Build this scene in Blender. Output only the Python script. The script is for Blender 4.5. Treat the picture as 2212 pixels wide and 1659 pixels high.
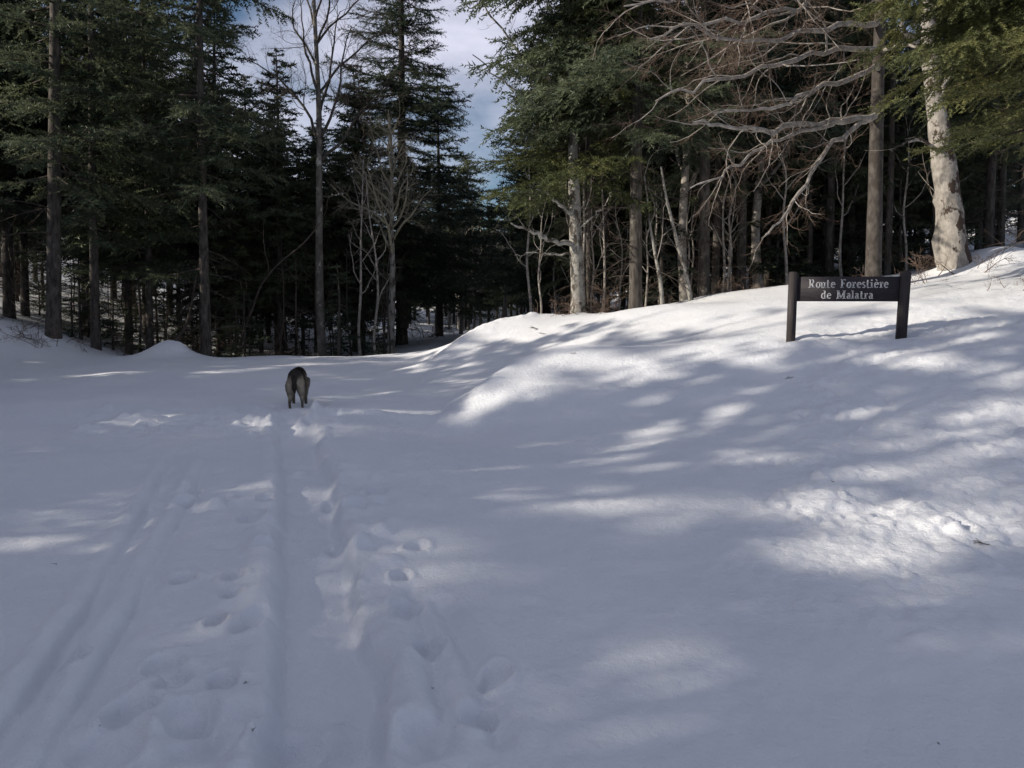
import bpy, bmesh, math, random
import numpy as np
from mathutils import Vector, Matrix

for o in list(bpy.data.objects):
    bpy.data.objects.remove(o, do_unlink=True)
scene = bpy.context.scene
COL = scene.collection
R = math.radians

# ------------------------------------------------------------------ camera, sky, sun, exposure
PITCH = R(6.32)
EYE = 1.6
FPX = 1720.0            # focal length in pixels of a 2212 x 1659 picture
cam_data = bpy.data.cameras.new('camera')
cam_data.sensor_width = 36.0
cam_data.lens = 36.0 * FPX / 2212.0
cam_data.clip_start = 0.05
cam_data.clip_end = 3000.0
cam = bpy.data.objects.new('camera', cam_data)
COL.objects.link(cam)
cam.location = (0, 0, EYE)
cam.rotation_euler = (R(90) - PITCH, 0, 0)
scene.camera = cam

SUN_EL = R(23.0)
SUN_BACK = R(14.0)       # the sun stands on the left, a little behind the camera
SUN = np.array([-math.cos(SUN_BACK) * math.cos(SUN_EL), -math.sin(SUN_BACK) * math.cos(SUN_EL), math.sin(SUN_EL)])

world = bpy.data.worlds.new('World')
scene.world = world
world.use_nodes = True
wt = world.node_tree
wt.nodes.clear()
def N(tree, t, **kw):
    n = tree.nodes.new(t)
    for k, v in kw.items():
        setattr(n, k, v)
    return n
w_out = N(wt, 'ShaderNodeOutputWorld')
w_bg = N(wt, 'ShaderNodeBackground')
w_sky = N(wt, 'ShaderNodeTexSky', sky_type='NISHITA', sun_disc=False, sun_elevation=SUN_EL,
          sun_rotation=math.atan2(SUN[0], SUN[1]), altitude=1300.0, air_density=1.0, dust_density=1.2, ozone_density=2.2)
w_tc = N(wt, 'ShaderNodeTexCoord')
w_map = N(wt, 'ShaderNodeMapping')
w_map.inputs['Scale'].default_value = (1.0, 1.0, 2.2)
w_n = N(wt, 'ShaderNodeTexNoise')
w_n.inputs['Scale'].default_value = 2.3
w_n.inputs['Detail'].default_value = 7.0
w_n.inputs['Roughness'].default_value = 0.55
w_r = N(wt, 'ShaderNodeValToRGB')
w_r.color_ramp.elements[0].position = 0.43
w_r.color_ramp.elements[0].color = (0, 0, 0, 1)
w_r.color_ramp.elements[1].position = 0.66
w_r.color_ramp.elements[1].color = (0.85, 0.85, 0.85, 1)
w_mix = N(wt, 'ShaderNodeMix', data_type='RGBA')
w_mix.inputs[7].default_value = (10.5, 10.35, 12.1, 1)      # thin winter cloud
wt.links.new(w_tc.outputs['Generated'], w_map.inputs['Vector'])
wt.links.new(w_map.outputs['Vector'], w_n.inputs['Vector'])
wt.links.new(w_n.outputs['Fac'], w_r.inputs['Fac'])
wt.links.new(w_r.outputs['Color'], w_mix.inputs[0])
wt.links.new(w_sky.outputs['Color'], w_mix.inputs[6])
wt.links.new(w_mix.outputs[2], w_bg.inputs['Color'])
w_bg.inputs['Strength'].default_value = 0.072
wt.links.new(w_bg.outputs['Background'], w_out.inputs['Surface'])

sun_data = bpy.data.lights.new('sun', 'SUN')
sun_data.energy = 4.5
sun_data.angle = R(0.53)
sun_data.color = (1.0, 0.91, 0.78)
sun = bpy.data.objects.new('sun', sun_data)
COL.objects.link(sun)
sun.location = (-40, -10, 40)
sun.rotation_euler = Vector(SUN).to_track_quat('Z', 'Y').to_euler()

scene.render.engine = 'CYCLES'
scene.view_settings.view_transform = 'Standard'
scene.view_settings.look = 'None'
scene.view_settings.exposure = 0.30
scene.view_settings.gamma = 1.0
scene.view_settings.use_curve_mapping = False
scene.cycles.use_denoising = True
scene.cycles.max_bounces = 5
scene.cycles.diffuse_bounces = 3
scene.cycles.glossy_bounces = 2
scene.cycles.transmission_bounces = 2
scene.cycles.transparent_max_bounces = 4
scene.cycles.caustics_reflective = False
scene.cycles.caustics_refractive = False

# ------------------------------------------------------------------ helpers
CP, SP = math.cos(PITCH), math.sin(PITCH)
def at(u, v, d):
    """point at depth d (metres along +Y) seen at pixel (u, v) of the 2212-wide photograph"""
    dx = (u - 1106.0) / FPX
    dv = (829.5 - v) / FPX
    y = CP + dv * SP
    z = -SP + dv * CP
    s = d / y
    return np.array([dx * s, d, EYE + z * s])
def on_plane(u, v, z=0.0):
    dx = (u - 1106.0) / FPX
    dv = (829.5 - v) / FPX
    y = CP + dv * SP
    zz = -SP + dv * CP
    s = (z - EYE) / zz
    return np.array([dx * s, y * s, z])
def project(P):
    x, y, z = P[..., 0], P[..., 1], P[..., 2] - EYE
    f = y * CP - z * SP
    up = y * SP + z * CP
    f = np.where(f > 0.1, f, 1e9)
    return 1106.0 + FPX * x / f, 829.5 - FPX * up / f

def hash2(i, j, s):
    n = (i.astype(np.int64) * 374761393 + j.astype(np.int64) * 668265263 + s * 1442695041) & 0xFFFFFFFF
    n = ((n ^ (n >> 13)) * 1274126177) & 0xFFFFFFFF
    n = n ^ (n >> 16)
    return (n & 0xFFFFFF) / float(0xFFFFFF)
def vnoise(x, y, s=0):
    xi, yi = np.floor(x), np.floor(y)
    fx, fy = x - xi, y - yi
    fx = fx * fx * fx * (fx * (fx * 6 - 15) + 10)
    fy = fy * fy * fy * (fy * (fy * 6 - 15) + 10)
    a, b = hash2(xi, yi, s), hash2(xi + 1, yi, s)
    c, d = hash2(xi, yi + 1, s), hash2(xi + 1, yi + 1, s)
    return (a * (1 - fx) + b * fx) * (1 - fy) + (c * (1 - fx) + d * fx) * fy
def fbm(x, y, s=0, octs=4, gain=0.5):
    t, a, tot = 0.0, 1.0, 0.0
    for k in range(octs):
        t = t + a * (vnoise(x * 2 ** k + 17.3 * k, y * 2 ** k - 9.1 * k, s + k) - 0.5)
        tot += a
        a *= gain
    return t / tot * 2
def smooth(a, b, x):
    t = np.clip((x - a) / (b - a), 0, 1)
    return t * t * (3 - 2 * t)

def mesh_from(name, V, F, mats, smooth_shade=False, mat_idx=None):
    """V (n,3); F (m,3) or (m,4) index array, or a list of such arrays"""
    me = bpy.data.meshes.new(name)
    if not isinstance(F, list):
        F = [F]
    F = [f for f in F if len(f)]
    V = np.ascontiguousarray(V, dtype=np.float32)
    me.vertices.add(len(V))
    me.vertices.foreach_set('co', V.ravel())
    loops = np.concatenate([f.ravel() for f in F]).astype(np.int32)
    tot = np.concatenate([np.full(len(f), f.shape[1]) for f in F]).astype(np.int32)
    st = np.concatenate([[0], np.cumsum(tot)[:-1]]).astype(np.int32)
    me.loops.add(len(loops))
    me.loops.foreach_set('vertex_index', loops)
    me.polygons.add(len(tot))
    me.polygons.foreach_set('loop_start', st)
    me.polygons.foreach_set('loop_total', tot)
    if smooth_shade:
        me.polygons.foreach_set('use_smooth', np.ones(len(tot), dtype=bool))
    for m in (mats if isinstance(mats, (list, tuple)) else [mats]):
        me.materials.append(m)
    if mat_idx is not None:
        me.polygons.foreach_set('material_index', mat_idx.astype(np.int32))
    me.update(calc_edges=True)
    me.validate()
    return me
class Soup:
    def __init__(self):
        self.v, self.q, self.t, self.n = [], [], [], 0
    def add(self, V, Q=None, T=None):
        if Q is not None and len(Q):
            self.q.append(np.asarray(Q) + self.n)
        if T is not None and len(T):
            self.t.append(np.asarray(T) + self.n)
        self.v.append(np.asarray(V, dtype=np.float64))
        self.n += len(V)
    def mesh(self, name, mats, smooth_shade=False):
        F = []
        if self.q: F.append(np.concatenate(self.q))
        if self.t: F.append(np.concatenate(self.t))
        return mesh_from(name, np.concatenate(self.v), F, mats, smooth_shade)
def tubes(soup, P, rad, sides):
    """P (B,n,3), rad (B,n): a batch of tapered tubes"""
    P = np.asarray(P, dtype=np.float64); rad = np.asarray(rad, dtype=np.float64)
    B, n, _ = P.shape
    T = np.gradient(P, axis=1)
    T /= np.linalg.norm(T, axis=2, keepdims=True) + 1e-9
    m = T.mean(axis=1)
    ref = np.where((np.abs(m[:, 2:3]) < 0.8), np.array([[0, 0, 1.0]]), np.array([[1.0, 0.2, 0]]))
    ref = np.repeat(ref[:, None, :], n, axis=1)
    A = ref - (ref * T).sum(2, keepdims=True) * T
    A /= np.linalg.norm(A, axis=2, keepdims=True) + 1e-9
    Bn = np.cross(T, A)
    ang = np.arange(sides) * 2 * math.pi / sides
    V = P[:, :, None, :] + rad[:, :, None, None] * (np.cos(ang)[None, None, :, None] * A[:, :, None, :] + np.sin(ang)[None, None, :, None] * Bn[:, :, None, :])
    idx = np.arange(B * n * sides).reshape(B, n, sides)
    nx = np.roll(idx, -1, axis=2)
    Q = np.stack([idx[:, :-1], nx[:, :-1], nx[:, 1:], idx[:, 1:]], axis=-1).reshape(-1, 4)
    soup.add(V.reshape(-1, 3), Q)
def tube(soup, pts, rad, sides=8):
    tubes(soup, np.array([pts]), np.array([rad]), sides)
def link(name, me, parent=None):
    o = bpy.data.objects.new(name, me)
    COL.objects.link(o)
    if parent is not None:
        o.parent = parent
    return o
def tag(o, label=None, cat=None, group=None, kind=None):
    if label: o['label'] = label
    if cat: o['category'] = cat
    if group: o['group'] = group
    if kind: o['kind'] = kind
    return o
def thing(name, label, cat, loc, rot=(0, 0, 0), scale=1.0, group=None):
    o = bpy.data.objects.new(name, None)
    o.empty_display_size = 0.3
    COL.objects.link(o)
    o.location = loc
    o.rotation_euler = rot
    o.scale = (scale, scale, scale)
    return tag(o, label, cat, group)
def box(soup, c, s, rot=None, bevel=0.0):
    bm = bmesh.new()
    bmesh.ops.create_cube(bm, size=1.0)
    bmesh.ops.scale(bm, vec=s, verts=bm.verts)
    if bevel:
        bmesh.ops.bevel(bm, geom=list(bm.edges), offset=bevel, segments=2, affect='EDGES')
    M = Matrix.Translation(c) @ (rot.to_4x4() if rot is not None else Matrix())
    bmesh.ops.transform(bm, matrix=M, verts=bm.verts)
    bm.verts.index_update()
    V = np.array([v.co[:] for v in bm.verts])
    base = soup.n
    q = [[v.index for v in f.verts] for f in bm.faces if len(f.verts) == 4]
    t = [[v.index for v in f.verts] for f in bm.faces if len(f.verts) == 3]
    soup.add(V, q, t)
    bm.free()

# ------------------------------------------------------------------ materials
def material(name):
    m = bpy.data.materials.new(name)
    m.use_nodes = True
    nt = m.node_tree
    b = nt.nodes['Principled BSDF']
    b.inputs['Specular IOR Level'].default_value = 0.25
    return m, nt, b
def ramp(nt, fac, stops):
    r = N(nt, 'ShaderNodeValToRGB')
    e = r.color_ramp.elements
    while len(e) < len(stops):
        e.new(0.5)
    for k, (p, c) in enumerate(stops):
        e[k].position = p
        e[k].color = (*c, 1)
    nt.links.new(fac, r.inputs['Fac'])
    return r.outputs['Color']
def noise(nt, scale, detail=4, rough=0.55, stretch=None, coord='Object'):
    tc = N(nt, 'ShaderNodeTexCoord')
    mp = N(nt, 'ShaderNodeMapping')
    if stretch: mp.inputs['Scale'].default_value = stretch
    nz = N(nt, 'ShaderNodeTexNoise')
    nz.inputs['Scale'].default_value = scale
    nz.inputs['Detail'].default_value = detail
    nz.inputs['Roughness'].default_value = rough
    nt.links.new(tc.outputs[coord], mp.inputs['Vector'])
    nt.links.new(mp.outputs['Vector'], nz.inputs['Vector'])
    return nz.outputs['Fac']
def bump(nt, b, h, strength, dist, prev=None):
    bp = N(nt, 'ShaderNodeBump')
    bp.inputs['Strength'].default_value = strength
    bp.inputs['Distance'].default_value = dist
    nt.links.new(h, bp.inputs['Height'])
    if prev is not None:
        nt.links.new(prev, bp.inputs['Normal'])
    nt.links.new(bp.outputs['Normal'], b.inputs['Normal'])
    return bp.outputs['Normal']

def snow_mat():
    m, nt, b = material('snow')
    c = ramp(nt, noise(nt, 0.7, 5), [(0.3, (0.80, 0.82, 0.86)), (0.7, (0.87, 0.88, 0.90))])
    nt.links.new(c, b.inputs['Base Color'])
    b.inputs['Roughness'].default_value = 0.65
    p = bump(nt, b, noise(nt, 22, 6, 0.65), 0.55, 0.035)
    bump(nt, b, noise(nt, 150, 3, 0.7), 0.6, 0.010, p)
    return m
def bark_mat(name, dark, light, stretch=(1, 1, 0.25), scale=14, lo=0.35, hi=0.65, patch=None, bstr=0.8, side=0.0):
    m, nt, b = material(name)
    f = noise(nt, scale, 6, 0.65, stretch)
    c = ramp(nt, f, [(lo, dark), (hi, light)])
    if patch:
        pc, ps, plo, phi = patch
        g = noise(nt, ps, 7, 0.65, (1, 1, 0.55))
        if side:                      # moss keeps to one side of the stem
            ge = N(nt, 'ShaderNodeNewGeometry'); sx = N(nt, 'ShaderNodeSeparateXYZ'); ma = N(nt, 'ShaderNodeMath', operation='MULTIPLY_ADD')
            nt.links.new(ge.outputs['Normal'], sx.inputs[0]); nt.links.new(sx.outputs['X'], ma.inputs[0])
            ma.inputs[1].default_value = side; nt.links.new(g, ma.inputs[2]); g = ma.outputs[0]
        fac = ramp(nt, g, [(plo, (0, 0, 0)), (phi, (1, 1, 1))])
        mx = N(nt, 'ShaderNodeMix', data_type='RGBA')
        nt.links.new(fac, mx.inputs[0])
        nt.links.new(c, mx.inputs[6])
        mx.inputs[7].default_value = (*pc, 1)
        c = mx.outputs[2]
    nt.links.new(c, b.inputs['Base Color'])
    b.inputs['Roughness'].default_value = 0.85
    bump(nt, b, f, bstr, 0.03)
    return m
def leaf_mat(name, a, c, d):
    m, nt, b = material(name)
    f = noise(nt, 1.1, 3, 0.6)
    oi = N(nt, 'ShaderNodeObjectInfo')
    ad = N(nt, 'ShaderNodeMath', operation='MULTIPLY_ADD')
    nt.links.new(oi.outputs['Random'], ad.inputs[0])
    ad.inputs[1].default_value = 0.22
    nt.links.new(f, ad.inputs[2])
    sb = N(nt, 'ShaderNodeMath', operation='SUBTRACT')
    nt.links.new(ad.outputs[0], sb.inputs[0]); sb.inputs[1].default_value = 0.11
    col = ramp(nt, sb.outputs[0], [(0.32, a), (0.5, c), (0.7, d)])
    nt.links.new(col, b.inputs['Base Color'])
    b.inputs['Roughness'].default_value = 0.55
    tr = N(nt, 'ShaderNodeBsdfTranslucent')
    nt.links.new(col, tr.inputs['Color'])
    ms = N(nt, 'ShaderNodeMixShader')
    ms.inputs[0].default_value = 0.36
    nt.links.new(b.outputs[0], ms.inputs[1]); nt.links.new(tr.outputs[0], ms.inputs[2])
    nt.links.new(ms.outputs[0], nt.nodes['Material Output'].inputs['Surface'])
    return m
M_SNOW = snow_mat()
M_FIRBARK = bark_mat('fir_bark', (0.028, 0.025, 0.022), (0.115, 0.10, 0.087), patch=((0.19, 0.18, 0.16), 5.0, 0.58, 0.70))
M_DEADTWIG = bark_mat('dead_twig', (0.045, 0.036, 0.03), (0.12, 0.095, 0.08), scale=6)
M_BEECH = bark_mat('pale_beech_bark', (0.20, 0.19, 0.17), (0.40, 0.385, 0.35), (1, 1, 0.6), 9, patch=((0.07, 0.06, 0.05), 5.0, 0.50, 0.58), bstr=0.5)
M_OLDBEECH = bark_mat('old_beech_bark', (0.20, 0.185, 0.165), (0.40, 0.37, 0.335), (1, 1, 0.6), 8, patch=((0.055, 0.038, 0.03), 4.2, 0.515, 0.555), bstr=0.7, side=0.10)
M_GREYBEECH = bark_mat('grey_beech_bark', (0.032, 0.028, 0.025), (0.105, 0.092, 0.082), (1, 1, 0.6), 8, patch=((0.05, 0.042, 0.036), 4.0, 0.52, 0.60), bstr=0.6)
M_MOTTLED = bark_mat('mottled_beech_bark', (0.07, 0.062, 0.055), (0.19, 0.175, 0.155), (1, 1, 0.5), 7, patch=((0.40, 0.39, 0.36), 4.5, 0.58, 0.63), bstr=0.6)
M_LIMB = bark_mat('beech_limb_bark', (0.17, 0.15, 0.13), (0.42, 0.385, 0.345), (1, 1, 1), 7, bstr=0.4)
M_TWIG = bark_mat('beech_twig', (0.085, 0.058, 0.045), (0.21, 0.15, 0.115), (1, 1, 1), 3, bstr=0.2)
M_PALETWIG = bark_mat('lichen_twig', (0.20, 0.18, 0.13), (0.42, 0.38, 0.28), (1, 1, 1), 3, bstr=0.2)
M_FIR = leaf_mat('fir_needles', (0.036, 0.052, 0.036), (0.086, 0.108, 0.066), (0.175, 0.195, 0.105))
M_FIRWARM = leaf_mat('fir_needles_warm', (0.044, 0.057, 0.027), (0.10, 0.115, 0.048), (0.185, 0.188, 0.075))
M_FIRBLUE = leaf_mat('fir_needles_blue', (0.034, 0.048, 0.036), (0.074, 0.096, 0.060), (0.145, 0.17, 0.095))

# ------------------------------------------------------------------ snow ground
CTRL = []
def cp(x, y, z): CTRL.append((x, y, z))
def cuv(u, v, d): CTRL.append(tuple(at(u, v, d)))
for x in (-8, -5, -2, 0):
    for y in (0, 4, 8, 12, 16):
        if not (x > -2 and y > 9):
            cp(x, y, 0.0)
for p in ((-2.3, 16.5), (-1.3, 13), (-0.6, 10.2), (0.5, 7.6), (1.1, 6), (1.6, 4.4), (3, 3.6), (6, 3.2), (10, 3), (3, 0), (8, 0)):
    cp(p[0], p[1], 0.02)
for p in ((-9, 18.5), (-6, 18.5), (-3.4, 18.5), (-8.5, 20.8), (-6, 21.2), (-3.5, 21)):
    cp(p[0], p[1], 0.0)
for p in ((-20, -20, .3), (0, -30, 0), (20, -20, .5), (-5, -8, 0), (5, -8, 0)):
    cp(*p)
for p in ((1230, 765, 12.5), (1230, 683, 20), (1708, 732, 11.5), (1946, 720, 11.2), (1700, 622, 20), (2100, 700, 11), (2100, 598, 17.5),
          (1450, 740, 13), (1450, 655, 20), (1100, 830, 13), (1100, 740, 17), (1100, 700, 19.5), (960, 832, 14), (980, 770, 17),
          (992, 737, 18.5), (922, 784, 18.5), (1450, 900, 9.2), (1708, 950, 7.6), (2100, 950, 7.2), (2212, 690, 11),
          (1100, 737, 26), (1250, 702, 28), (1450, 677, 30), (1600, 657, 30), (1750, 615, 32), (1930, 550, 42), (2212, 530, 40),
          (2212, 563, 20), (2060, 600, 18), (1000, 700, 60), (930, 722, 42), (860, 742, 35), (1000, 757, 28), (900, 790, 24),
          (0, 697, 21.5), (0, 772, 19.3), (115, 730, 20.7), (208, 752, 22), (250, 768, 21.5), (150, 560, 45), (0, 560, 40), (400, 690, 36),
          (600, 725, 36), (300, 765, 26), (500, 795, 25), (700, 790, 26)):
    cuv(*p)
for p in ((13, 13, 2.2), (20, 8, 2.6), (25, 25, 5), (40, 40, 7), (-25, 20, 2.5), (-20, 10, 0.8), (-13, 8, 0.3), (-12, 0, 0.15), (-25, 0, 1.0),
          (-30, 40, 5), (-50, 60, 9), (50, 80, 10), (0, 100, 2), (20, 60, 6), (-25, 60, 4), (40, 0, 3), (-50, 0, 3), (0, -60, 0)):
    cp(*p)
CT = np.array(CTRL)
def _U(r2):
    return 0.5 * r2 * np.log(r2 + 1e-9)
def _solve():
    X = CT[:, :2] / 10.0
    n = len(X)
    K = _U(((X[:, None] - X[None]) ** 2).sum(-1)) + np.eye(n) * 0.002
    Pm = np.hstack([np.ones((n, 1)), X])
    A = np.zeros((n + 3, n + 3))
    A[:n, :n] = K; A[:n, n:] = Pm; A[n:, :n] = Pm.T
    return np.linalg.solve(A, np.concatenate([CT[:, 2], np.zeros(3)]))
_W = _solve()
def base_height(x, y):
    x = np.asarray(x, dtype=np.float64); y = np.asarray(y, dtype=np.float64)
    sh = x.shape
    x = x.ravel(); y = y.ravel()
    r = np.hypot(x, y)
    k = np.minimum(1.0, 90.0 / (r + 1e-6))       # beyond 90 m the land runs on level
    X = np.stack([x * k, y * k], 1) / 10.0
    C = CT[:, :2] / 10.0
    z = _W[-3] + X @ _W[-2:]
    for i in range(len(C)):
        z = z + _W[i] * _U((X[:, 0] - C[i, 0]) ** 2 + (X[:, 1] - C[i, 1]) ** 2)
    return z.reshape(sh)
def gauss(x, y, c, sx, sy, rot=0.0):
    dx, dy = x - c[0], y - c[1]
    ca, sa = math.cos(rot), math.sin(rot)
    a = (dx * ca + dy * sa) / sx
    b = (-dx * sa + dy * ca) / sy
    return np.exp(-0.5 * (a * a + b * b))
def polydist(x, y, pts):
    """distance to a polyline, and the arc position 0..1"""
    best = np.full(x.shape, 1e9); tt = np.zeros(x.shape)
    pts = np.array(pts)[:, :2]
    n = len(pts) - 1
    for i in range(n):
        a, b = pts[i], pts[i + 1]
        ab = b - a
        t = np.clip(((x - a[0]) * ab[0] + (y - a[1]) * ab[1]) / (ab @ ab), 0, 1)
        d = np.hypot(x - a[0] - t * ab[0], y - a[1] - t * ab[1])
        m = d < best
        best = np.where(m, d, best); tt = np.where(m, (i + t) / n, tt)
    return best, tt
def signed(x, y, pts):
    """signed side distance of a polyline (positive to its right)"""
    d, _ = polydist(x, y, pts)
    pts = np.array(pts)[:, :2]
    s = np.zeros(x.shape); best = np.full(x.shape, 1e9)
    for i in range(len(pts) - 1):
        a, b = pts[i], pts[i + 1]
        ab = b - a
        t = np.clip(((x - a[0]) * ab[0] + (y - a[1]) * ab[1]) / (ab @ ab), 0, 1)
        dd = np.hypot(x - a[0] - t * ab[0], y - a[1] - t * ab[1])
        cr = (x - a[0]) * ab[1] - (y - a[1]) * ab[0]
        m = dd < best
        best = np.where(m, dd, best); s = np.where(m, np.sign(cr), s)
    return d * s
G = lambda *uv: [on_plane(u, v)[:2] for u, v in uv]
TRACK_A = G((-160, 1800), (60, 1500), (170, 1330), (270, 1170), (335, 1060), (385, 950))
TRACK_B = G((20, 1780), (185, 1480), (300, 1270), (385, 1120), (425, 1040), (455, 960))
TRENCH = G((700, 1760), (705, 1500), (680, 1300), (668, 1150), (660, 1030), (640, 940), (632, 880))
SKI_C = G((985, 1650), (930, 1400), (880, 1240))
SKI_D = G((1090, 1640), (1010, 1420), (930, 1270))
PRINTS = [(395, 1250, .10), (505, 1243, .09), (500, 1285, .07), (560, 1335, .13), (535, 1360, .10), (470, 1345, .07), (352, 1437, .12), (370, 1470, .10), (478, 1475, .09),
          (282, 1533, .13), (402, 1545, .15), (450, 1580, .22), (235, 1622, .2), (875, 1312, .12), (868, 1245, .09), (900, 1180, .10), (1070, 1460, .1), (905, 1600, .16), (160, 1420, .08), (925, 1395, .1), (870, 1335, .07), (770, 1090, .13), (815, 1060, .14), (745, 1165, .14),
          (540, 1120, .12), (575, 1080, .10), (480, 1075, .12), (395, 1085, .11), (420, 1060, .09), (570, 1180, .1), (1030, 1550, .1), (760, 1600, .18), (620, 1590, .18)]
random.seed(4)
CHURN = []
for k in range(420):
    u = random.uniform(170, 740); v = 905 + random.gauss(0, 16) + (u - 450) * -0.03
    CHURN.append((*on_plane(u, v)[:2], random.choice((.03, .04, .05, .07, .10)), random.uniform(-0.04, 0.055)))
for k in range(40):
    u = random.gauss(780, 60); v = random.gauss(1100, 60)
    CHURN.append((*on_plane(u, v)[:2], random.uniform(.04, .11), random.uniform(-0.05, 0.05)))
for k in range(30):
    u = random.gauss(490, 90); v = random.gauss(1065, 25)
    CHURN.append((*on_plane(u, v)[:2], random.uniform(.03, .09), random.uniform(-0.045, 0.05)))
for k in range(26):
    u = random.gauss(560, 60); v = random.gauss(1150, 25)
    CHURN.append((*on_plane(u, v)[:2], random.uniform(.04, .10), random.uniform(-0.03, 0.03)))
for k in range(60):
    u = random.uniform(150, 760); v = random.gauss(1590, 40)
    CHURN.append((*on_plane(u, v)[:2], random.uniform(.05, .12), random.uniform(-0.02, 0.02)))
def height(x, y, detail=True):
    x = np.asarray(x, dtype=np.float64); y = np.asarray(y, dtype=np.float64)
    z = base_height(x, y)
    # plough heap at the far left edge of the road, mound by the old beech, small heaps on the left bank
    p = at(368, 760, 20.4); z = z + 0.26 * gauss(x, y, p, 0.33, 0.35) + 0.16 * gauss(x, y, (p[0] - .15, p[1]), 0.62, 0.5) + 0.12 * gauss(x, y, (p[0] + .35, p[1] - .2), 0.14, 0.14)
    p = at(2125, 590, 18.2); z = z + 0.45 * gauss(x, y, p, 0.75, 0.7) + 0.2 * gauss(x, y, (p[0] + 1.2, p[1] + .3), 0.9, .8)
    p = at(60, 735, 20.6); z = z + 0.18 * gauss(x, y, p, 0.9, 0.6)
    p = at(1590, 690, 15.5); z = z + 0.14 * gauss(x, y, p, 1.6, 0.8, 0.2)
    p = at(1400, 700, 17); z = z + 0.14 * gauss(x, y, p, 0.9, 0.7, 0.3)
    for (pu, pv, pd) in ((1708, 732, 11.5), (1946, 721, 11.2)):      # melt hollows round the sign posts
        p = at(pu, pv, pd); z = z - 0.07 * np.exp(-((x - p[0]) ** 2 + (y - p[1]) ** 2) / 0.15 ** 2)
    # the brow of the bank stands up over the road
    br = [at(925, 790, 17.6)[:2], at(960, 770, 17.6)[:2], at(1000, 738, 18.2)[:2], at(1060, 715, 19)[:2], at(1160, 695, 19.6)[:2], at(1260, 685, 20)[:2]]
    dd, tt = polydist(x, y, br); z = z + 0.11 * np.exp(-(dd / 0.55) ** 2) * smooth(0, .3, tt) * smooth(1, .7, tt) + 0.09 * np.exp(-((dd - .1) / 0.5) ** 2) * np.clip(fbm(x * 4, y * 4, 47, 3), 0, 1) * smooth(.3, .6, tt)
    z = z + 0.10 * fbm(x * 0.35, y * 0.35, 3, 3) * smooth(4, 14, np.hypot(x, y)) + 0.35 * fbm(x * .12, y * .12, 9, 3) * smooth(26, 50, np.hypot(x, y))
    # crease that runs up the bank from the road
    cr = [on_plane(1000, 918)[:2], at(1045, 893, 11.0)[:2], at(1120, 830, 12.0)[:2], at(1230, 765, 12.9)[:2], at(1300, 742, 13.6)[:2]]
    sd = signed(x, y, cr); dd, tt = polydist(x, y, cr)
    along = smooth(0.0, 0.25, tt) * smooth(1.0, 0.75, tt)
    z = z + along * (0.30 - 0.20 * smooth(.45, .95, tt)) * np.where(sd < 0, np.exp(-(dd / 0.55) ** 2), np.exp(-(dd / 0.65) ** 1.15)) - 0.14 * smooth(.2, .5, tt) * gauss(x, y, at(1290, 880, 9.6), 0.9, 1.6, -0.2) - 0.20 * gauss(x, y, on_plane(960, 895)[:2], 0.5, 1.3, 0.25)
    if not detail:
        return z
    near = smooth(30, 12, np.hypot(x, y))
    # tracks: shallow pressed bands with a sharper outer edge
    for tr, w, dep in ((TRACK_A, 0.10, 0.052), (TRACK_B, 0.09, 0.042)):
        s = signed(x, y, tr); d, t = polydist(x, y, tr)
        wob = 0.035 * fbm(x * 2, y * 2, 31, 4)
        s = s + wob
        fade = smooth(0.0, 0.08, t) * smooth(1.0, 0.8, t)
        fade = fade * np.clip(0.75 + 0.9 * fbm(x * 1.1 + w * 50, y * 1.1, 33, 3), 0.15, 1.3)
        prof = np.where(s < 0, np.exp(-(s / 0.018) ** 2), np.exp(-(s / 0.075) ** 2) * .8 + .25 * np.exp(-(s / .2) ** 2))
        z = z - dep * prof * fade + 0.028 * np.exp(-((s + 0.09) / 0.05) ** 2) * fade
    d, t = polydist(x, y, TRENCH)
    d = d + 0.09 * fbm(x * 1.3, y * 1.1, 41, 4)
    fade = smooth(1.0, 0.93, t)
    z = z - (0.10 + .04 * fbm(x * .9, y * .9, 44, 2)) * smooth(0.26, 0.16, d) * fade + 0.035 * np.exp(-((d - 0.31) / 0.07) ** 2) * fade * (.6 + .8 * fbm(x * 4, y * 4, 43, 3))
    for tr in (SKI_C, SKI_D):
        d, t = polydist(x, y, tr)
        fade = smooth(0.0, 0.1, t) * smooth(1.0, 0.8, t)
        z = z - 0.04 * np.exp(-(d / 0.045) ** 2) * fade + 0.015 * np.exp(-((d - .12) / 0.05) ** 2) * fade
    # berm pushed across the road, and the ragged rim right of the trench
    for bl, hgt, w in ((G((150, 935), (260, 905), (350, 900), (470, 898), (590, 912)), 0.05, 0.16), (G((636, 922), (652, 900), (690, 888), (760, 886), (860, 890), (960, 893), (1010, 915)), 0.085, 0.11),
                       (G((705, 1060), (735, 1035), (790, 1022), (860, 1022), (1000, 1010)), 0.055, 0.08), (G((720, 1230), (745, 1180), (775, 1120)), 0.05, 0.09)):
        d, t = polydist(x, y, bl)
        d = d + 0.05 * fbm(x * 3, y * 3, 55, 3)
        z = z + hgt * np.exp(-(d / w) ** 2) * (0.75 + 0.6 * fbm(x * 2.2, y * 2.2, 57, 2)) * smooth(0, .12, t) * smooth(1, .8, t)
    for (cx, cy, r, h) in CHURN:
        m = (np.abs(x - cx) < 3.2 * r) & (np.abs(y - cy) < 3.2 * r)
        if m.any():
            q = ((x[m] - cx) ** 2 + (y[m] - cy) ** 2) / (r * r)
            z[m] += h * np.exp(-q ** 1.5)
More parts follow.
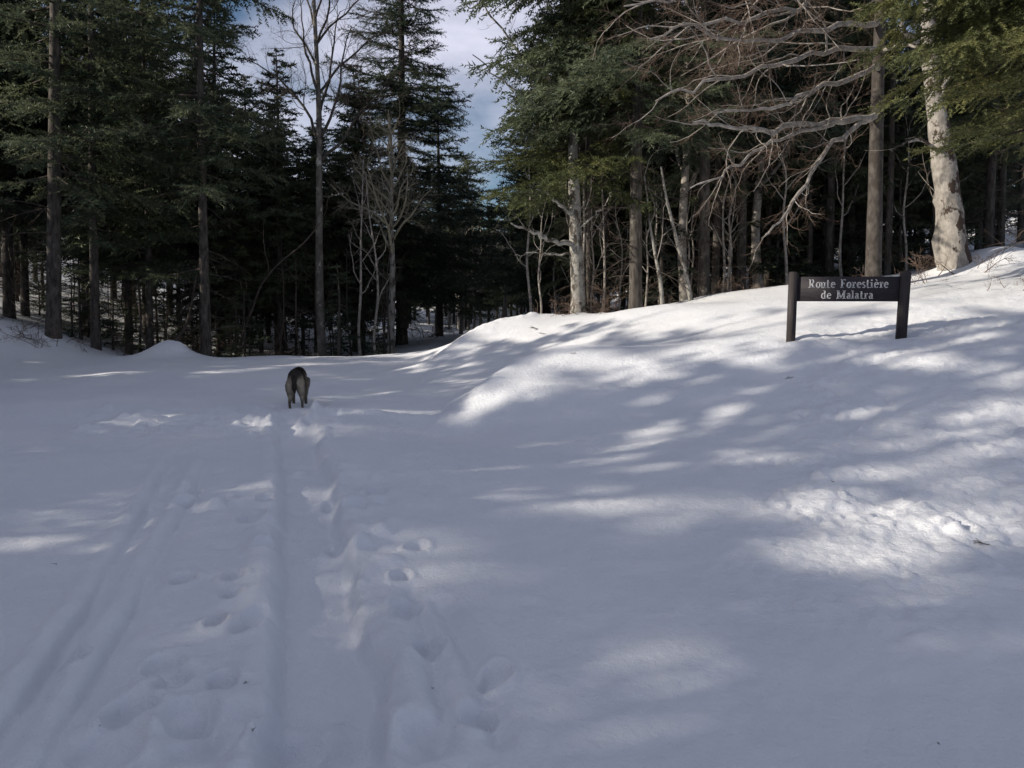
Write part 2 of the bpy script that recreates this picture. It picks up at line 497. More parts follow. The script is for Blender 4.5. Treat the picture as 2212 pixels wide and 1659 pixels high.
    for (u, v, r) in PRINTS:
        c = on_plane(u, v)
        m = (np.abs(x - c[0]) < 4 * r) & (np.abs(y - c[1]) < 4 * r)
        if m.any():
            q = np.sqrt((x[m] - c[0]) ** 2 + ((y[m] - c[1]) / 1.35) ** 2) / (r * 0.62)
            q = q * (1 + 0.25 * fbm(x[m] * 9, y[m] * 9, 77, 2))
            z[m] += -0.058 * np.exp(-q ** 6) + 0.014 * np.exp(-((q - 1.45) / 0.35) ** 2)
    # hollows pressed by the dog
    for (px, py, rr) in DOG_PITS:
        z = z - 0.05 * np.exp(-(((x - px) ** 2 + (y - py) ** 2) / rr ** 2) ** 1.5)
    # coarse refrozen snow on the bank: sun cups and crumbs
    bank = smooth(-0.3, 0.9, x - 1.15 - 0.36 * (y - 4.2) + 0.5 * fbm(x * .8, y * .8, 59, 2)) * smooth(3.3, 4.3, y + 0.25 * fbm(x * 1.5, y * 1.5, 60, 2)) * near * (1 - 0.55 * smooth(9.5, 14, y))
    bank = np.clip(bank, 0, 1)
    wx, wy = 0.08 * fbm(x * 5, y * 5, 63, 2), 0.08 * fbm(x * 5 + 5, y * 5, 64, 2)
    cup = np.abs(fbm((x + wx) * 5.5, (y + wy) * 4.4, 61, 3))
    lump = fbm((x + wx) * 13, (y + wy) * 11, 67, 3)
    mod = 0.55 + 0.9 * np.clip(fbm(x * 0.9, y * 0.9, 69, 3) + 0.25, 0, 1)
    z = z + bank * mod * (0.046 * cup + 0.026 * lump + 0.026 * fbm(x * 2.2, y * 2.0, 68, 2))
    # light wind relief and old softened pits everywhere else
    z = z + (1 - bank) * near * (0.016 * fbm(x * 1.6, y * 2.4, 71, 3) + 0.008 * fbm(x * 9, y * 9, 73, 3))
    return z
DOG_AT = on_plane(640, 872)
DOG_HEAD = R(9)
_dc, _ds = math.cos(DOG_HEAD), math.sin(DOG_HEAD)
def dog_world(x, y):
    return (DOG_AT[0] + x * _dc - y * _ds, DOG_AT[1] + x * _ds + y * _dc)
DOG_PITS = [(*dog_world(-.09, 0.0), .11), (*dog_world(.09, .03), .11), (*dog_world(-.08, .5), .1), (*dog_world(.08, .46), .1), (*dog_world(-.28, .1), .16), (*dog_world(0, .85), .16)]

def build_ground():
    fine = np.linspace(R(-42), R(42), 460)
    rest = np.linspace(R(42), R(318), 92)[1:-1]
    th = np.concatenate([fine, rest])
    rr = np.concatenate([np.linspace(0.05, 1.0, 10), np.geomspace(1.05, 26, 460), np.geomspace(26.3, 95, 80), np.geomspace(100, 900, 14)])
    Rr, Th = np.meshgrid(rr, th, indexing='ij')
    X, Y = Rr * np.sin(Th), Rr * np.cos(Th)
    Z = height(X, Y)
    nr, nt = X.shape
    V = np.stack([X, Y, Z], -1).reshape(-1, 3)
    idx = np.arange(nr * nt).reshape(nr, nt)
    nx = np.roll(idx, -1, axis=1)
    Q = np.stack([idx[:-1], idx[1:], nx[1:], nx[:-1]], -1).reshape(-1, 4)
    c = len(V)
    V = np.vstack([V, [[0, 0, float(height(np.array([0.0]), np.array([0.0]))[0])]]])
    T = np.stack([np.full(nt, c), idx[0], nx[0]], -1)
    me = mesh_from('snow_ground', V, [Q, T], M_SNOW, True)
    me.flip_normals() if me.polygons[0].normal.z < 0 else None
    o = link('snow_ground', me)
    return tag(o, 'snow covered forest road with ski tracks and the bank beside it', None, None, 'structure')
build_ground()
def ground_z(x, y):
    return float(height(np.array([float(x)]), np.array([float(y)]))[0])
def spot(u, d):
    """ground position under picture column u at depth d"""
    x = (u - 1106.0) / FPX * (d / CP)
    for _ in range(3):
        z = ground_z(x, d)
        f = d * CP - (z - EYE) * SP
        x = (u - 1106.0) / FPX * f
    return np.array([x, d, ground_z(x, d)])

# ------------------------------------------------------------------ firs
def unit(v):
    return v / (np.linalg.norm(v, axis=-1, keepdims=True) + 1e-9)
def fir_branch(rng, L, step, nl, nw, droop):
    """one flat fir branch along +X: returns axis points, needle triangles (m,3,3)"""
    n = 9
    s = np.linspace(0, 1, n)
    ax = np.stack([s * L, 0.06 * L * np.sin(s * 3 + rng.uniform(0, 6)) * s, -droop * L * s ** 1.3 + 0.10 * L * s ** 3], 1)
    def pt(t):
        i = np.clip(t * (n - 1), 0, n - 1.001); k = i.astype(int); f = (i - k)[:, None]
        return ax[k] * (1 - f) + ax[k + 1] * f
    nt = max(6, int(L / step))
    t0 = np.repeat(np.linspace(0.10, 0.99, nt), 2)
    t0 = np.clip(t0 + rng.normal(0, 0.012, len(t0)), 0.05, 1)
    side = np.tile([1, -1], nt)
    keep = rng.random(len(t0)) > 0.30 + 0.22 * np.sin(t0 * 17 + rng.uniform(0, 6))
    t0, side = t0[keep], side[keep]
    env = np.minimum(1.0, (t0 + 0.05) * 2.2) * (1 - 0.72 * t0)
    tl = L * 0.46 * env * rng.uniform(0.55, 1.15, len(t0)) + 0.06
    ang = np.radians(rng.normal(56, 9, len(t0)) - 22 * t0)
    tdir = np.stack([np.cos(ang), side * np.sin(ang), rng.normal(-0.14, 0.26, len(t0))], 1)
    tdir = unit(tdir)
    tb = pt(t0)
    # axis itself and twigs as carrier segments
    tip = np.array([[1.0, 0, 0.05]])
    bases = np.concatenate([tb, pt(np.linspace(0.5, 0.97, 6))]); dirs = np.concatenate([tdir, np.repeat(tip, 6, 0)]); lens = np.concatenate([tl, np.full(6, 0.10 * L * 0.5 + 0.05)])
    P0, D = [], []
    cnt = np.maximum(2, (lens / (nl * 0.42)).astype(int))
    rep = np.repeat(np.arange(len(lens)), cnt * 2)
    pos = np.concatenate([np.repeat((np.arange(c) + 0.5) / c, 2) for c in cnt])
    sd = np.tile([1.0, -1.0], len(rep) // 2)
    b = bases[rep] + dirs[rep] * (lens[rep] * pos)[:, None]
    b[:, 2] -= 0.10 * (lens[rep] * pos) ** 1.5
    d = dirs[rep]
    lat = unit(np.cross(d, np.array([[0, 0, 1.0]])))
    a = np.radians(rng.normal(48, 14, len(rep)))
    nd = unit(d * np.cos(a)[:, None] + lat * (sd * np.sin(a))[:, None] + np.array([[0, 0, 1.0]]) * rng.normal(0.03, 0.55, len(rep))[:, None])
    ll = nl * rng.uniform(0.7, 1.3, len(rep)) * (1.1 - 0.45 * pos)
    up = unit(np.stack([rng.normal(0, .7, len(rep)), rng.normal(0, .7, len(rep)), np.ones(len(rep))], 1))
    w = unit(np.cross(nd, up)) * (nw * rng.uniform(0.7, 1.25, len(rep)))[:, None] * 0.5
    tri = np.stack([b - w, b + w, b + nd * ll[:, None]], 1)
    return ax, tri, (tb, tdir, tl)
def rotz(a):
    c, s = math.cos(a), math.sin(a)
    return np.array([[c, -s, 0], [s, c, 0], [0, 0, 1.0]])
def roty(a):
    c, s = math.cos(a), math.sin(a)
    return np.array([[c, 0, s], [0, 1, 0], [-s, 0, c]])
BANK_CACHE = {}
def branch_set(detail):
    """a library of branches of several lengths, one per detail level"""
    if detail in BANK_CACHE:
        return BANK_CACHE[detail]
    step, nl, nw = {'high': (0.085, 0.125, 0.038), 'mid': (0.115, 0.17, 0.055), 'low': (0.17, 0.26, 0.085), 'fine': (0.075, 0.078, 0.026)}[detail]
    rng = np.random.default_rng(11)
    lib = {}
    for L in (0.5, 0.9, 1.4, 2.0, 2.7, 3.5):
        lib[L] = [fir_branch(rng, L, step, nl, nw, rng.uniform(0.04, 0.22)) for _ in range(3)]
    BANK_CACHE[detail] = lib
    return lib
def fir_meshes(name, seed, H, r0, crown_base, maxlen, detail='high', whorl=0.42, per=5, shape=1.0, gap=0.12, droop=8, dead=1.0, mat=None, bark=None, wob=0.02, filt=None, dead_from=0.6, big=()):
    rng = np.random.default_rng(seed)
    lib = branch_set(detail)
    keys = np.array(sorted(lib))
    # trunk
    n = 26
    s = np.linspace(0, 1, n) ** 1.25
    ph = rng.uniform(0, 6, 2)
    cx = wob * H * 0.3 * np.sin(s * 4 + ph[0]) * s; cy = wob * H * 0.3 * np.sin(s * 5 + ph[1]) * s
    cx -= cx[0]; cy -= cy[0]
    zz = s * H - 0.25
    rad = r0 * (1 - s) ** 0.85 + 0.012 + r0 * 0.32 * np.exp(-s * H / 0.28)
    def axis(h):
        return np.array([np.interp(h, zz, cx), np.interp(h, zz, cy), h])
    tr = Soup()
    tube(tr, np.stack([cx, cy, zz], 1), rad, 12 if detail != 'low' else 8)
    # branches
    br = Soup(); tris = []; axes = []; arad = []
    h = crown_base
    while h < H - 0.25:
        f = (h - crown_base) / (H - crown_base)
        env = (1 - f) ** shape * min(1.0, 0.72 + 2.2 * f) * (1 + .16 * math.sin(f * 23 + seed))
        k = max(3, int(rng.normal(per, 1)))
        a0 = rng.uniform(0, 6.28)
        for j in range(k):
            if rng.random() < gap: continue
            az = a0 + j * 6.283 / k + rng.normal(0, 0.25)
            L = max(0.28, maxlen * env * rng.uniform(0.5, 1.2) * (1 + .18 * math.sin(az + seed * 1.7 + f * 9)))
            hh = h + rng.normal(0, whorl * 0.3)
            key = keys[np.argmin(np.abs(keys - L))]
            ax, tri, _ = lib[key][rng.integers(3)]
            sc = L / key
            pitch = np.radians(droop * (1 - 1.9 * f) + rng.normal(0, 6))
            Mx = rotz(az) @ roty(pitch) * sc
            if rng.random() < 0.5:
                Mx = Mx @ np.diag([1, -1, 1.0])
            o = axis(hh)
            A = ax @ Mx.T + o
            t = tri.reshape(-1, 3) @ Mx.T + o
            tris.append(t.reshape(-1, 3, 3))
            axes.append(A); arad.append(np.linspace(0.008 + 0.011 * L, 0.004, len(A)))
        h += whorl * rng.uniform(0.75, 1.25)
    for hh, az, L, pd in big:           # single heavy boughs
        for q in range(2):
            key = keys[np.argmin(np.abs(keys - L))]
            ax, tri, _ = lib[key][rng.integers(3)]
            Mx = rotz(R(az) + (q - .5) * .22) @ roty(R(pd + q * 5)) * (L / key * (1 - .12 * q))
            o = axis(hh)
            tris.append((tri.reshape(-1, 3) @ Mx.T + o).reshape(-1, 3, 3)); axes.append(ax @ Mx.T + o); arad.append(np.linspace(0.03, 0.004, len(ax)))
    tris = np.concatenate(tris)
    if filt is not None:
        tris = tris[filt(tris)]
        kb = filt(np.array(axes)[:, [1, 4, 7]])
        axes = [a for a, k in zip(axes, kb) if k]; arad = [a for a, k in zip(arad, kb) if k]
    # dead lower branches
    nd = int((crown_base - dead_from) / 0.13 * dead) if crown_base > dead_from else 0
    sub = []; srad = []
    for k in range(nd):
        hh = rng.uniform(dead_from, crown_base + 0.6)
        az = rng.uniform(0, 6.28); L = rng.uniform(0.25, 1.0) * min(1.6, maxlen * .7)
        d = np.array([math.cos(az), math.sin(az), rng.normal(-0.12, 0.2)])
        s5 = np.linspace(0, 1, 9)[:, None]
        A = axis(hh) + d * L * s5 + np.array([0, 0, -0.22 * L]) * s5 ** 2 + rng.normal(0, 0.02, (9, 3)) * s5
        axes.append(A); arad.append(np.linspace(0.007 + 0.006 * L, 0.003, 9))
        for q in range(int(3 + 6 * L)):
            t = rng.uniform(0.25, 1)
            b = A[int(t * 8)]
            sdv = unit(d + rng.normal(0, 0.75, 3) + np.array([0, 0, -0.1]))
            l2 = L * rng.uniform(0.15, 0.45)
            s3 = np.linspace(0, 1, 3)[:, None]
            sub.append(b + sdv * l2 * s3 + rng.normal(0, 0.02, (3, 3)) * s3); srad.append([0.0045, 0.0035, 0.002])
    axes, arad = np.array(axes), np.array(arad)
    if detail == 'low':
        axes, arad = axes[:, [0, 3, 6, 8]], arad[:, [0, 3, 6, 8]]
    tubes(br, axes, arad, 4 if detail == 'high' else 3)
    if sub:
        tubes(br, np.array(sub), np.array(srad), 3)
    nt = len(tris)
    crown = mesh_from(name + '_crown', tris.reshape(-1, 3), np.arange(nt * 3).reshape(-1, 3), mat or M_FIR)
    return (tr.mesh(name + '_trunk', bark or M_FIRBARK, True), br.mesh(name + '_branches', M_DEADTWIG, True), crown)
def place_tree(name, meshes, loc, label, cat='fir tree', group=None, rz=0.0, lean=(0, 0), scale=1.0, parts=('trunk', 'branches', 'crown'), bow=True):
    if bow and loc[1] > 15:           # the edge trees lean a little over the road
        lean = (lean[0] - 3.3 * loc[0] / loc[1], lean[1])
    root = thing(name, label, cat, tuple(loc), lean_rot(rz, R(lean[0]), R(lean[1])), scale, group)
    for pn, me in zip(parts, meshes):
        if isinstance(me, list):
            for k in me:
                link('limb', k, root)
        elif me is not None:
            o = link(pn, me, root)
            if pn != 'trunk':
                o['kind'] = 'stuff'
    return root
def lean_rot(rz, lx, ly):
    """a lean towards +X / +Y after the turn about Z"""
    Mr = Matrix.Rotation(lx, 3, 'Y') @ Matrix.Rotation(-ly, 3, 'X') @ Matrix.Rotation(rz, 3, 'Z')
    return Mr.to_euler()

# ------------------------------------------------------------------ bare broadleaf trees
class Bare:
    """collects branch polylines, sorted by thickness class"""
    def __init__(self, seed):
        self.rng = np.random.default_rng(seed)
        self.items = []          # (points, radii, level)
    def line(self, p, d, L, r, n, wander, trop, taper=0.25):
        rng = self.rng
        pts = [np.array(p, float)]
        d = unit(np.array(d, float))
        st = L / (n - 1)
        for i in range(n - 1):
            d = unit(d + rng.normal(0, wander, 3) + np.array([0, 0, trop]))
            pts.append(pts[-1] + d * st)
        return np.array(pts), r * np.linspace(1, taper, n)
    def grow(self, p, d, L, r, level, cfg):
        c = cfg[level]
        pts, rad = self.line(p, d, L, r, c['n'], c['wander'], c['trop'], c.get('taper', 0.25))
        self.items.append((pts, rad, level))
        self.sprout(pts, rad, L, level, cfg)
    def sprout(self, pts, rad, L, level, cfg):
        if level + 1 >= len(cfg): return
        rng = self.rng
        c = cfg[level]
        n = len(pts)
        seg = np.gradient(pts, axis=0)
        k = c['kids'] if c['kids'] >= 1 else 0
        k = max(1, int(round(c['kids'] * (L / c['ref']) * rng.uniform(0.75, 1.25))))
        for t in np.sort(rng.uniform(c.get('from', 0.25), 1.0, k)):
            i = min(n - 2, int(t * (n - 1))); f = t * (n - 1) - i
            b = pts[i] * (1 - f) + pts[i + 1] * f
            ta = unit(seg[i])
            a = np.radians(rng.uniform(*c['ang']))
            nrm = unit(np.cross(ta, rng.normal(0, 1, 3)))
            if 'flat' in c:
                nrm = unit(nrm * np.array([1, 1, c['flat']]))
            nd = unit(ta * math.cos(a) + nrm * math.sin(a))
            l2 = L * c['ratio'] * (1.15 - 0.6 * t) * rng.uniform(0.6, 1.25)
            r2 = min(rad[i] * 0.75, max(0.0032, 0.0085 * l2 + 0.001))
            self.grow(b, nd, max(0.10, l2), r2, level + 1, cfg)
    def meshes(self, name, mats, split, single=False):
        """split: levels of trunk / limbs / twigs, e.g. ((0,), (1, 2), (3, 4))"""
        out = []
        for pn, lv, m in zip(('trunk', 'limbs', 'twigs'), split, mats):
            sp = Soup(); by = {}
            for pts, rad, level in self.items:
                if level in lv:
                    by.setdefault((len(pts), level), []).append((pts, rad))
            for (n, level), its in by.items():
                sides = 12 if (level == 0) else (6 if level == 1 else (4 if level == 2 else 3))
                tubes(sp, np.array([i[0] for i in its]), np.array([i[1] for i in its]), sides)
            out.append(sp.mesh(name + '_' + pn, m, True) if sp.n else None)
        if single:           # the main limbs one by one, the boughs they carry with the twigs
            ls = []
            for pts, rad, level in self.items:
                if level == 1:
                    sp = Soup(); tube(sp, pts, rad, 8); ls.append(sp.mesh('limb', mats[1], True))
            sp = Soup(); sp2 = {}
            for pts, rad, level in self.items:
                if level >= 2: sp2.setdefault((len(pts), level), []).append((pts, rad))
            idx = []
            for (n, level), its in sp2.items():
                q0 = sum(len(q) for q in sp.q)
                tubes(sp, np.array([i[0] for i in its]), np.array([i[1] for i in its]), 4 if level == 2 else 3)
                idx.append(np.full(sum(len(q) for q in sp.q) - q0, 0 if level == 2 else 1))
            out = [out[0], ls, mesh_from(name + '_twigs', np.concatenate(sp.v), np.concatenate(sp.q), [mats[1], mats[2]], True, np.concatenate(idx))]
        return out
def trunk_line(b, pts, rad, n=22):
    """spline-like resampled trunk with a root flare; returns pts, rad"""
    pts = np.array(pts, float); t = np.linspace(0, 1, len(pts)); s = np.linspace(0, 1, n) ** 1.15
    P = np.stack([np.interp(s, t, pts[:, k]) for k in range(3)], 1)
    for _ in range(2):
        P[1:-1] = 0.25 * P[:-2] + 0.5 * P[1:-1] + 0.25 * P[2:]
    rr = np.interp(s, t, rad)
    dz = P[:, 2] - P[0, 2]
    rr = rr * (1 + 0.32 * np.exp(-dz / 0.3)) * (1 + b.rng.normal(0, 0.025, n))
    return P, rr
CFG_UP = [dict(n=16, wander=.05, trop=.02, kids=10, ref=6, ratio=.45, ang=(25, 50), taper=.12),
          dict(n=10, wander=.16, trop=.07, kids=7, ref=2.5, ratio=.42, ang=(28, 60)),
          dict(n=7, wander=.2, trop=.04, kids=6, ref=1.1, ratio=.45, ang=(28, 60)),
          dict(n=5, wander=.22, trop=.03, kids=4, ref=.5, ratio=.55, ang=(25, 55)),
          dict(n=4, wander=.2, trop=.02, kids=0, ref=1, ratio=.5, ang=(25, 50))]
def bare_tree(name, seed, H, r0, first, nlimb, limblen, mats, updir=(25, 50), lean=(0, 0), stems=None, twig_k=1.0, top_r=0.03, wob=0.05, single=False):
    b = Bare(seed); rng = b.rng
    cfg = [dict(c) for c in CFG_UP]
    for c in cfg[1:4]: c['kids'] = c['kids'] * twig_k
    n = 6
    zs = np.linspace(-0.25, H, n)
    pts = np.stack([lean[0] * zs + rng.normal(0, wob, n) * (zs > 0.1), lean[1] * zs + rng.normal(0, wob, n) * (zs > 0.1), zs], 1)
    rad = np.linspace(r0, top_r, n)
    P, rr = trunk_line(b, pts, rad)
    b.items.append((P, rr, 0))
    for k in range(nlimb):
        f = (k + rng.uniform(0, .8)) / nlimb
        h = first + (H - first) * f
        i = int(np.clip(np.searchsorted(P[:, 2], h), 1, len(P) - 2))
        az = k * 2.4 + rng.normal(0, .4)
        a = np.radians(rng.uniform(*updir))
        d = np.array([math.cos(az) * math.sin(a), math.sin(az) * math.sin(a), math.cos(a)])
        L = limblen * (1.05 - 0.65 * f) * rng.uniform(.7, 1.2)
        b.grow(P[i], d, L, min(rr[i] * .62, .018 * L + .006), 1, cfg)
    return b.meshes(name, mats, ((0,), (1, 2), (3, 4)), single)

# ------------------------------------------------------------------ tree models
FIR_A = fir_meshes('spruce_tall', 1, 19, 0.175, 4.2, 3.0, 'high', .52, 5, .6, .24, 10, 1.2)
FIR_B = fir_meshes('spruce_slim', 2, 17, 0.115, 3.3, 2.1, 'high', .44, 5, .6, .18, 10, 1.2)
FIR_C = fir_meshes('fir_layered', 3, 19, 0.128, 4.9, 3.3, 'high', .56, 6, .55, .14, 2, 1.3)
FIR_D = fir_meshes('fir_cone', 4, 21, 0.24, 2.2, 4.2, 'high', .42, 7, .8, .06, 6, 1.0, M_FIRBLUE)
FIR_S = fir_meshes('fir_gap', 14, 12, 0.15, 1.6, 3.0, 'mid', .42, 7, .75, .06, 6, 1.0, M_FIRBLUE)
FIR_E = fir_meshes('fir_heavy', 5, 18, 0.155, 4.6, 3.4, 'high', .5, 6, .6, .15, 16, 1.3, M_FIRBLUE,
                  big=((5.3, 188, 3.0, 20), (6.0, 176, 3.9, 24), (6.6, 196, 3.4, 20), (7.3, 182, 4.1, 22), (7.9, 170, 3.6, 20), (8.3, 192, 4.2, 18), (9.0, 180, 4.0, 20), (9.6, 190, 3.8, 18)))
FIR_W = fir_meshes('fir_warm', 6, 15, 0.2, 2.7, 3.0, 'high', .40, 6, .8, .1, 10, 1.0, M_FIRWARM)
FIR_H = fir_meshes('fir_warm_b', 8, 11, 0.19, 2.6, 2.9, 'fine', .46, 5, .8, .08, 12, 1.0, M_FIRWARM,
                   big=((3.9, 186, 3.0, 16), (4.5, 200, 3.3, 18), (5.0, 178, 3.5, 20), (5.6, 195, 3.3, 20), (6.1, 184, 3.7, 22), (6.7, 205, 3.4, 22), (7.3, 188, 3.6, 24), (7.8, 176, 3.4, 24),
                        (4.2, 215, 2.8, 10), (4.8, 168, 3.0, 26), (5.3, 210, 3.2, 30), (5.9, 172, 3.2, 32), (6.4, 192, 3.6, 34), (7.0, 174, 3.6, 36), (7.5, 200, 3.4, 38), (8.2, 186, 3.8, 36), (8.6, 172, 3.6, 40)))
FIR_G = fir_meshes('fir_green', 7, 12, 0.05, 3.5, 2.7, 'high', .36, 8, .8, .05, 16, 1.0, M_FIRWARM)
BGR = [fir_meshes('right_fir_a', 25, 15, 0.13, 1.9, 2.7, 'mid', .40, 6, .62, .1, 9, 2.4, M_FIRBLUE),
       fir_meshes('right_fir_b', 26, 16, 0.14, 2.5, 2.9, 'mid', .40, 6, .62, .1, 9, 2.4, M_FIR)]
BG = [fir_meshes('back_fir_a', 21, 16, 0.13, 3.3, 3.0, 'mid', .38, 7, .62, .06, 9, 2.0, M_FIRBLUE),
      fir_meshes('back_fir_b', 22, 14, 0.12, 3.3, 2.6, 'mid', .38, 7, .62, .06, 9, 2.0, M_FIR),
      fir_meshes('back_fir_c', 23, 17, 0.17, 3.9, 3.1, 'mid', .40, 7, .62, .08, 9, 2.0, M_FIRBLUE)]
FARF = [fir_meshes('far_fir_a', 31, 14, 0.15, 2.6, 2.6, 'low', .5, 6, .85, .06, 5, 0.4, M_FIRBLUE),
        fir_meshes('far_fir_b', 32, 12, 0.13, 2.2, 2.4, 'low', .5, 6, .85, .06, 5, 0.4, M_FIR)]
YOUNG = [fir_meshes('young_fir_a', 41, 3.4, 0.045, .35, 1.0, 'high', .26, 5, .8, .25, 4, 1, M_FIRBLUE, wob=.04),
         fir_meshes('young_fir_b', 42, 2.4, 0.035, .25, 0.85, 'high', .24, 5, .8, .3, 4, 1, M_FIRBLUE, wob=.04)]
BP = ('trunk', 'limbs', 'twigs')
BARE_T4 = bare_tree('tall_beech', 51, 13.5, .15, 5.6, 17, 4.2, (M_MOTTLED, M_GREYBEECH, M_TWIG), (14, 34), (-0.01, 0), twig_k=1.35, single=True)
BARE_T6 = bare_tree('lichen_beech', 52, 8.0, .14, 3.4, 22, 2.7, (M_BEECH, M_PALETWIG, M_PALETWIG), (28, 60), (-.03, 0), twig_k=1.7, single=True)
BARE_S = [bare_tree('bare_sapling_a', 53, 6.5, .055, 2.0, 9, 1.7, (M_LIMB, M_LIMB, M_TWIG), (35, 70), (.03, 0), twig_k=.8, top_r=.012, wob=.09),
          bare_tree('bare_sapling_b', 54, 5.2, .045, 1.4, 8, 1.5, (M_LIMB, M_LIMB, M_TWIG), (35, 75), (-.06, .02), twig_k=.8, top_r=.01, wob=.12)]
BARE_D = [bare_tree('dark_sapling_a', 57, 5.5, .04, 1.6, 10, 1.5, (M_DEADTWIG, M_DEADTWIG, M_TWIG), (40, 80), (.02, 0), twig_k=.8, top_r=.01, wob=.08),
          bare_tree('dark_sapling_b', 58, 4.4, .035, .9, 10, 1.3, (M_DEADTWIG, M_DEADTWIG, M_TWIG), (40, 80), (-.05, .02), twig_k=.8, top_r=.01, wob=.1)]
BARE_R = bare_tree('brown_beech', 55, 10, .15, 2.6, 15, 3.4, (M_LIMB, M_LIMB, M_TWIG), (35, 75), (0, 0), twig_k=1.0)

# ------------------------------------------------------------------ front row, left of the road
def P(u, d, dz=0.0):
    q = spot(u, d); q[2] += dz
    return q
place_tree('spruce_tree', FIR_A, P(115, 20.7, -.05), 'thick spruce on the left snow bank with its bare trunk sunlit along one edge', lean=(2.4, 0), rz=.4)
place_tree('spruce_tree', FIR_B, P(208, 22), 'slim spruce with dense needles beside the thick spruce on the left bank', rz=1.9, lean=(.3, 0))
place_tree('fir_tree', FIR_C, P(447, 22.0), 'straight fir with layered open branches against the sky, left of the dog', rz=3.0, lean=(.0, 0))
place_tree('fir_tree', BG[0], P(-30, 24.5), 'dark fir cut by the left edge of the picture', rz=.9)
place_tree('fir_tree', BG[2], P(20, 25.5), 'dark fir behind the snow bank, between the edge and the thick spruce', rz=2.2)
place_tree('beech_tree', BARE_T4, P(697, 25.2), 'tall pale beech with a mottled trunk and steep bare boughs above the dog', 'bare tree', rz=.5, parts=BP)
place_tree('beech_tree', BARE_T6, P(845, 27), 'bare beech with a wide pale twiggy crown in front of the big fir', 'bare tree', rz=2.1, parts=BP)
place_tree('beech_tree', BARE_S[0], P(782, 25.2), 'thin bare sapling standing straight between the two larger beeches', 'sapling', rz=1.1, parts=BP)
place_tree('beech_tree', BARE_S[1], P(812, 25.0), 'thin bare sapling leaning left at the foot of the wide beech', 'sapling', rz=-.2, scale=1.15, parts=BP)
place_tree('fir_tree', FIR_D, P(868, 34), 'broad cone shaped fir rising left of the gap of sky', rz=.3)
place_tree('fir_tree', FIR_S, P(950, 41), 'smaller cone shaped fir just left of the gap of sky', rz=2.6, scale=1.12)
for u, d, sc, rz, lab in ((605, 31, .98, .4, 'dark fir with a ragged top just left of the mottled beech'), (540, 33, .92, 2.0, 'dark fir between the layered fir and the ragged topped fir'), (478, 30.5, 1.12, 4.0, 'dark fir standing close behind the layered fir')):
    place_tree('fir_tree', FIR_S, P(u, d), lab, rz=rz, scale=sc)
place_tree('fir_tree', FIR_S, P(1010, 50), 'low fir closing the foot of the gap of sky', rz=.6, scale=.9)
place_tree('fir_tree', FIR_S, P(770, 32), 'dark fir filling the space between the mottled beech and the wide beech', rz=.9, scale=.95)
for u, d, k, sc, lab in ((325, 23.6, 0, .8, 'thin dark fir beside the snow heap, on its far left'), (512, 29, 1, .62, 'thin dark fir right of the straight layered fir'),
                         (565, 30, 1, .60, 'thin dark fir halfway between the layered fir and the dog'), (605, 29, 2, .56, 'dark fir trunk rising straight above the dog'),
                         (655, 30.5, 1, .60, 'dark fir trunk close left of the mottled beech'), (683, 32, 0, .55, 'dark fir hidden behind the mottled beech'),
                         (278, 25, 1, .75, 'thin dark fir between the slim spruce and the snow heap')):
    place_tree('fir_tree', BG[k], P(u, d), lab, rz=u * .7, scale=sc)
for u, d, k, sc, lab in ((175, 24.5, 0, 1.0, 'young fir with dark fans between the two spruces on the bank'), (245, 24, 1, 1.0, 'small young fir right of the slim spruce'),
                         (285, 26, 0, .9, 'young fir behind the thin fir by the snow heap'), (395, 27, 1, 1.1, 'small young fir left of the layered fir'),
                         (540, 27.5, 0, .8, 'young fir in shade right of the layered fir'), (640, 29, 0, .8, 'young fir in shade behind the dog'), (735, 28, 1, 1.1, 'small young fir right of the mottled beech'),
                         (830, 29.5, 0, 1.0, 'young fir behind the foot of the wide beech')):
    place_tree('young_fir', YOUNG[k], P(u, d), lab, 'young fir', rz=u * .31, scale=sc)
# two crooked stems by the snow heap, thin brush along the road edge
def crooked(name, seed, pix, r0, label, cat='sapling', cfgk=.6, mats=None, kids=True):
    b = Bare(seed)
    pts = np.array([at(*q) for q in pix]); o = pts[0].copy(); o[2] = ground_z(o[0], o[1])
    pts = pts - pts[0]; pts[0, 2] = -.15
    Pt, rr = trunk_line(b, pts, np.linspace(r0, r0 * .35, len(pts)), 24)
    b.items.append((Pt, rr, 0))
    cfg = [dict(c) for c in CFG_UP]
    for c in cfg: c['kids'] *= cfgk
    cfg[0]['from'] = .35
    if kids: b.sprout(Pt, rr, float(np.linalg.norm(pts[-1])), 0, cfg)
    return place_tree(name, b.meshes(name, mats or (M_LIMB, M_LIMB, M_TWIG), ((0,), (1, 2), (3, 4))), o, label, cat, parts=BP, bow=False)
crooked('beech_sapling', 61, [(352, 742, 22.5), (372, 705, 22.6), (400, 665, 22.7), (413, 620, 22.8), (420, 560, 22.9), (440, 480, 23)], .055, 'crooked dark sapling leaning right out of the snow heap', mats=(M_DEADTWIG, M_DEADTWIG, M_TWIG))
crooked('beech_sapling', 62, [(330, 745, 23), (318, 715, 23), (305, 690, 23), (300, 640, 23), (296, 560, 23)], .05, 'curved dark sapling leaning left beside the snow heap', mats=(M_DEADTWIG, M_DEADTWIG, M_TWIG))
crooked('beech_sapling', 63, [(515, 770, 25), (520, 700, 25), (545, 640, 25), (560, 590, 24.5), (600, 540, 24), (655, 500, 24), (690, 455, 24)], .05, 'winding grey sapling bending towards the mottled beech', mats=(M_DEADTWIG, M_DEADTWIG, M_TWIG), cfgk=.4)
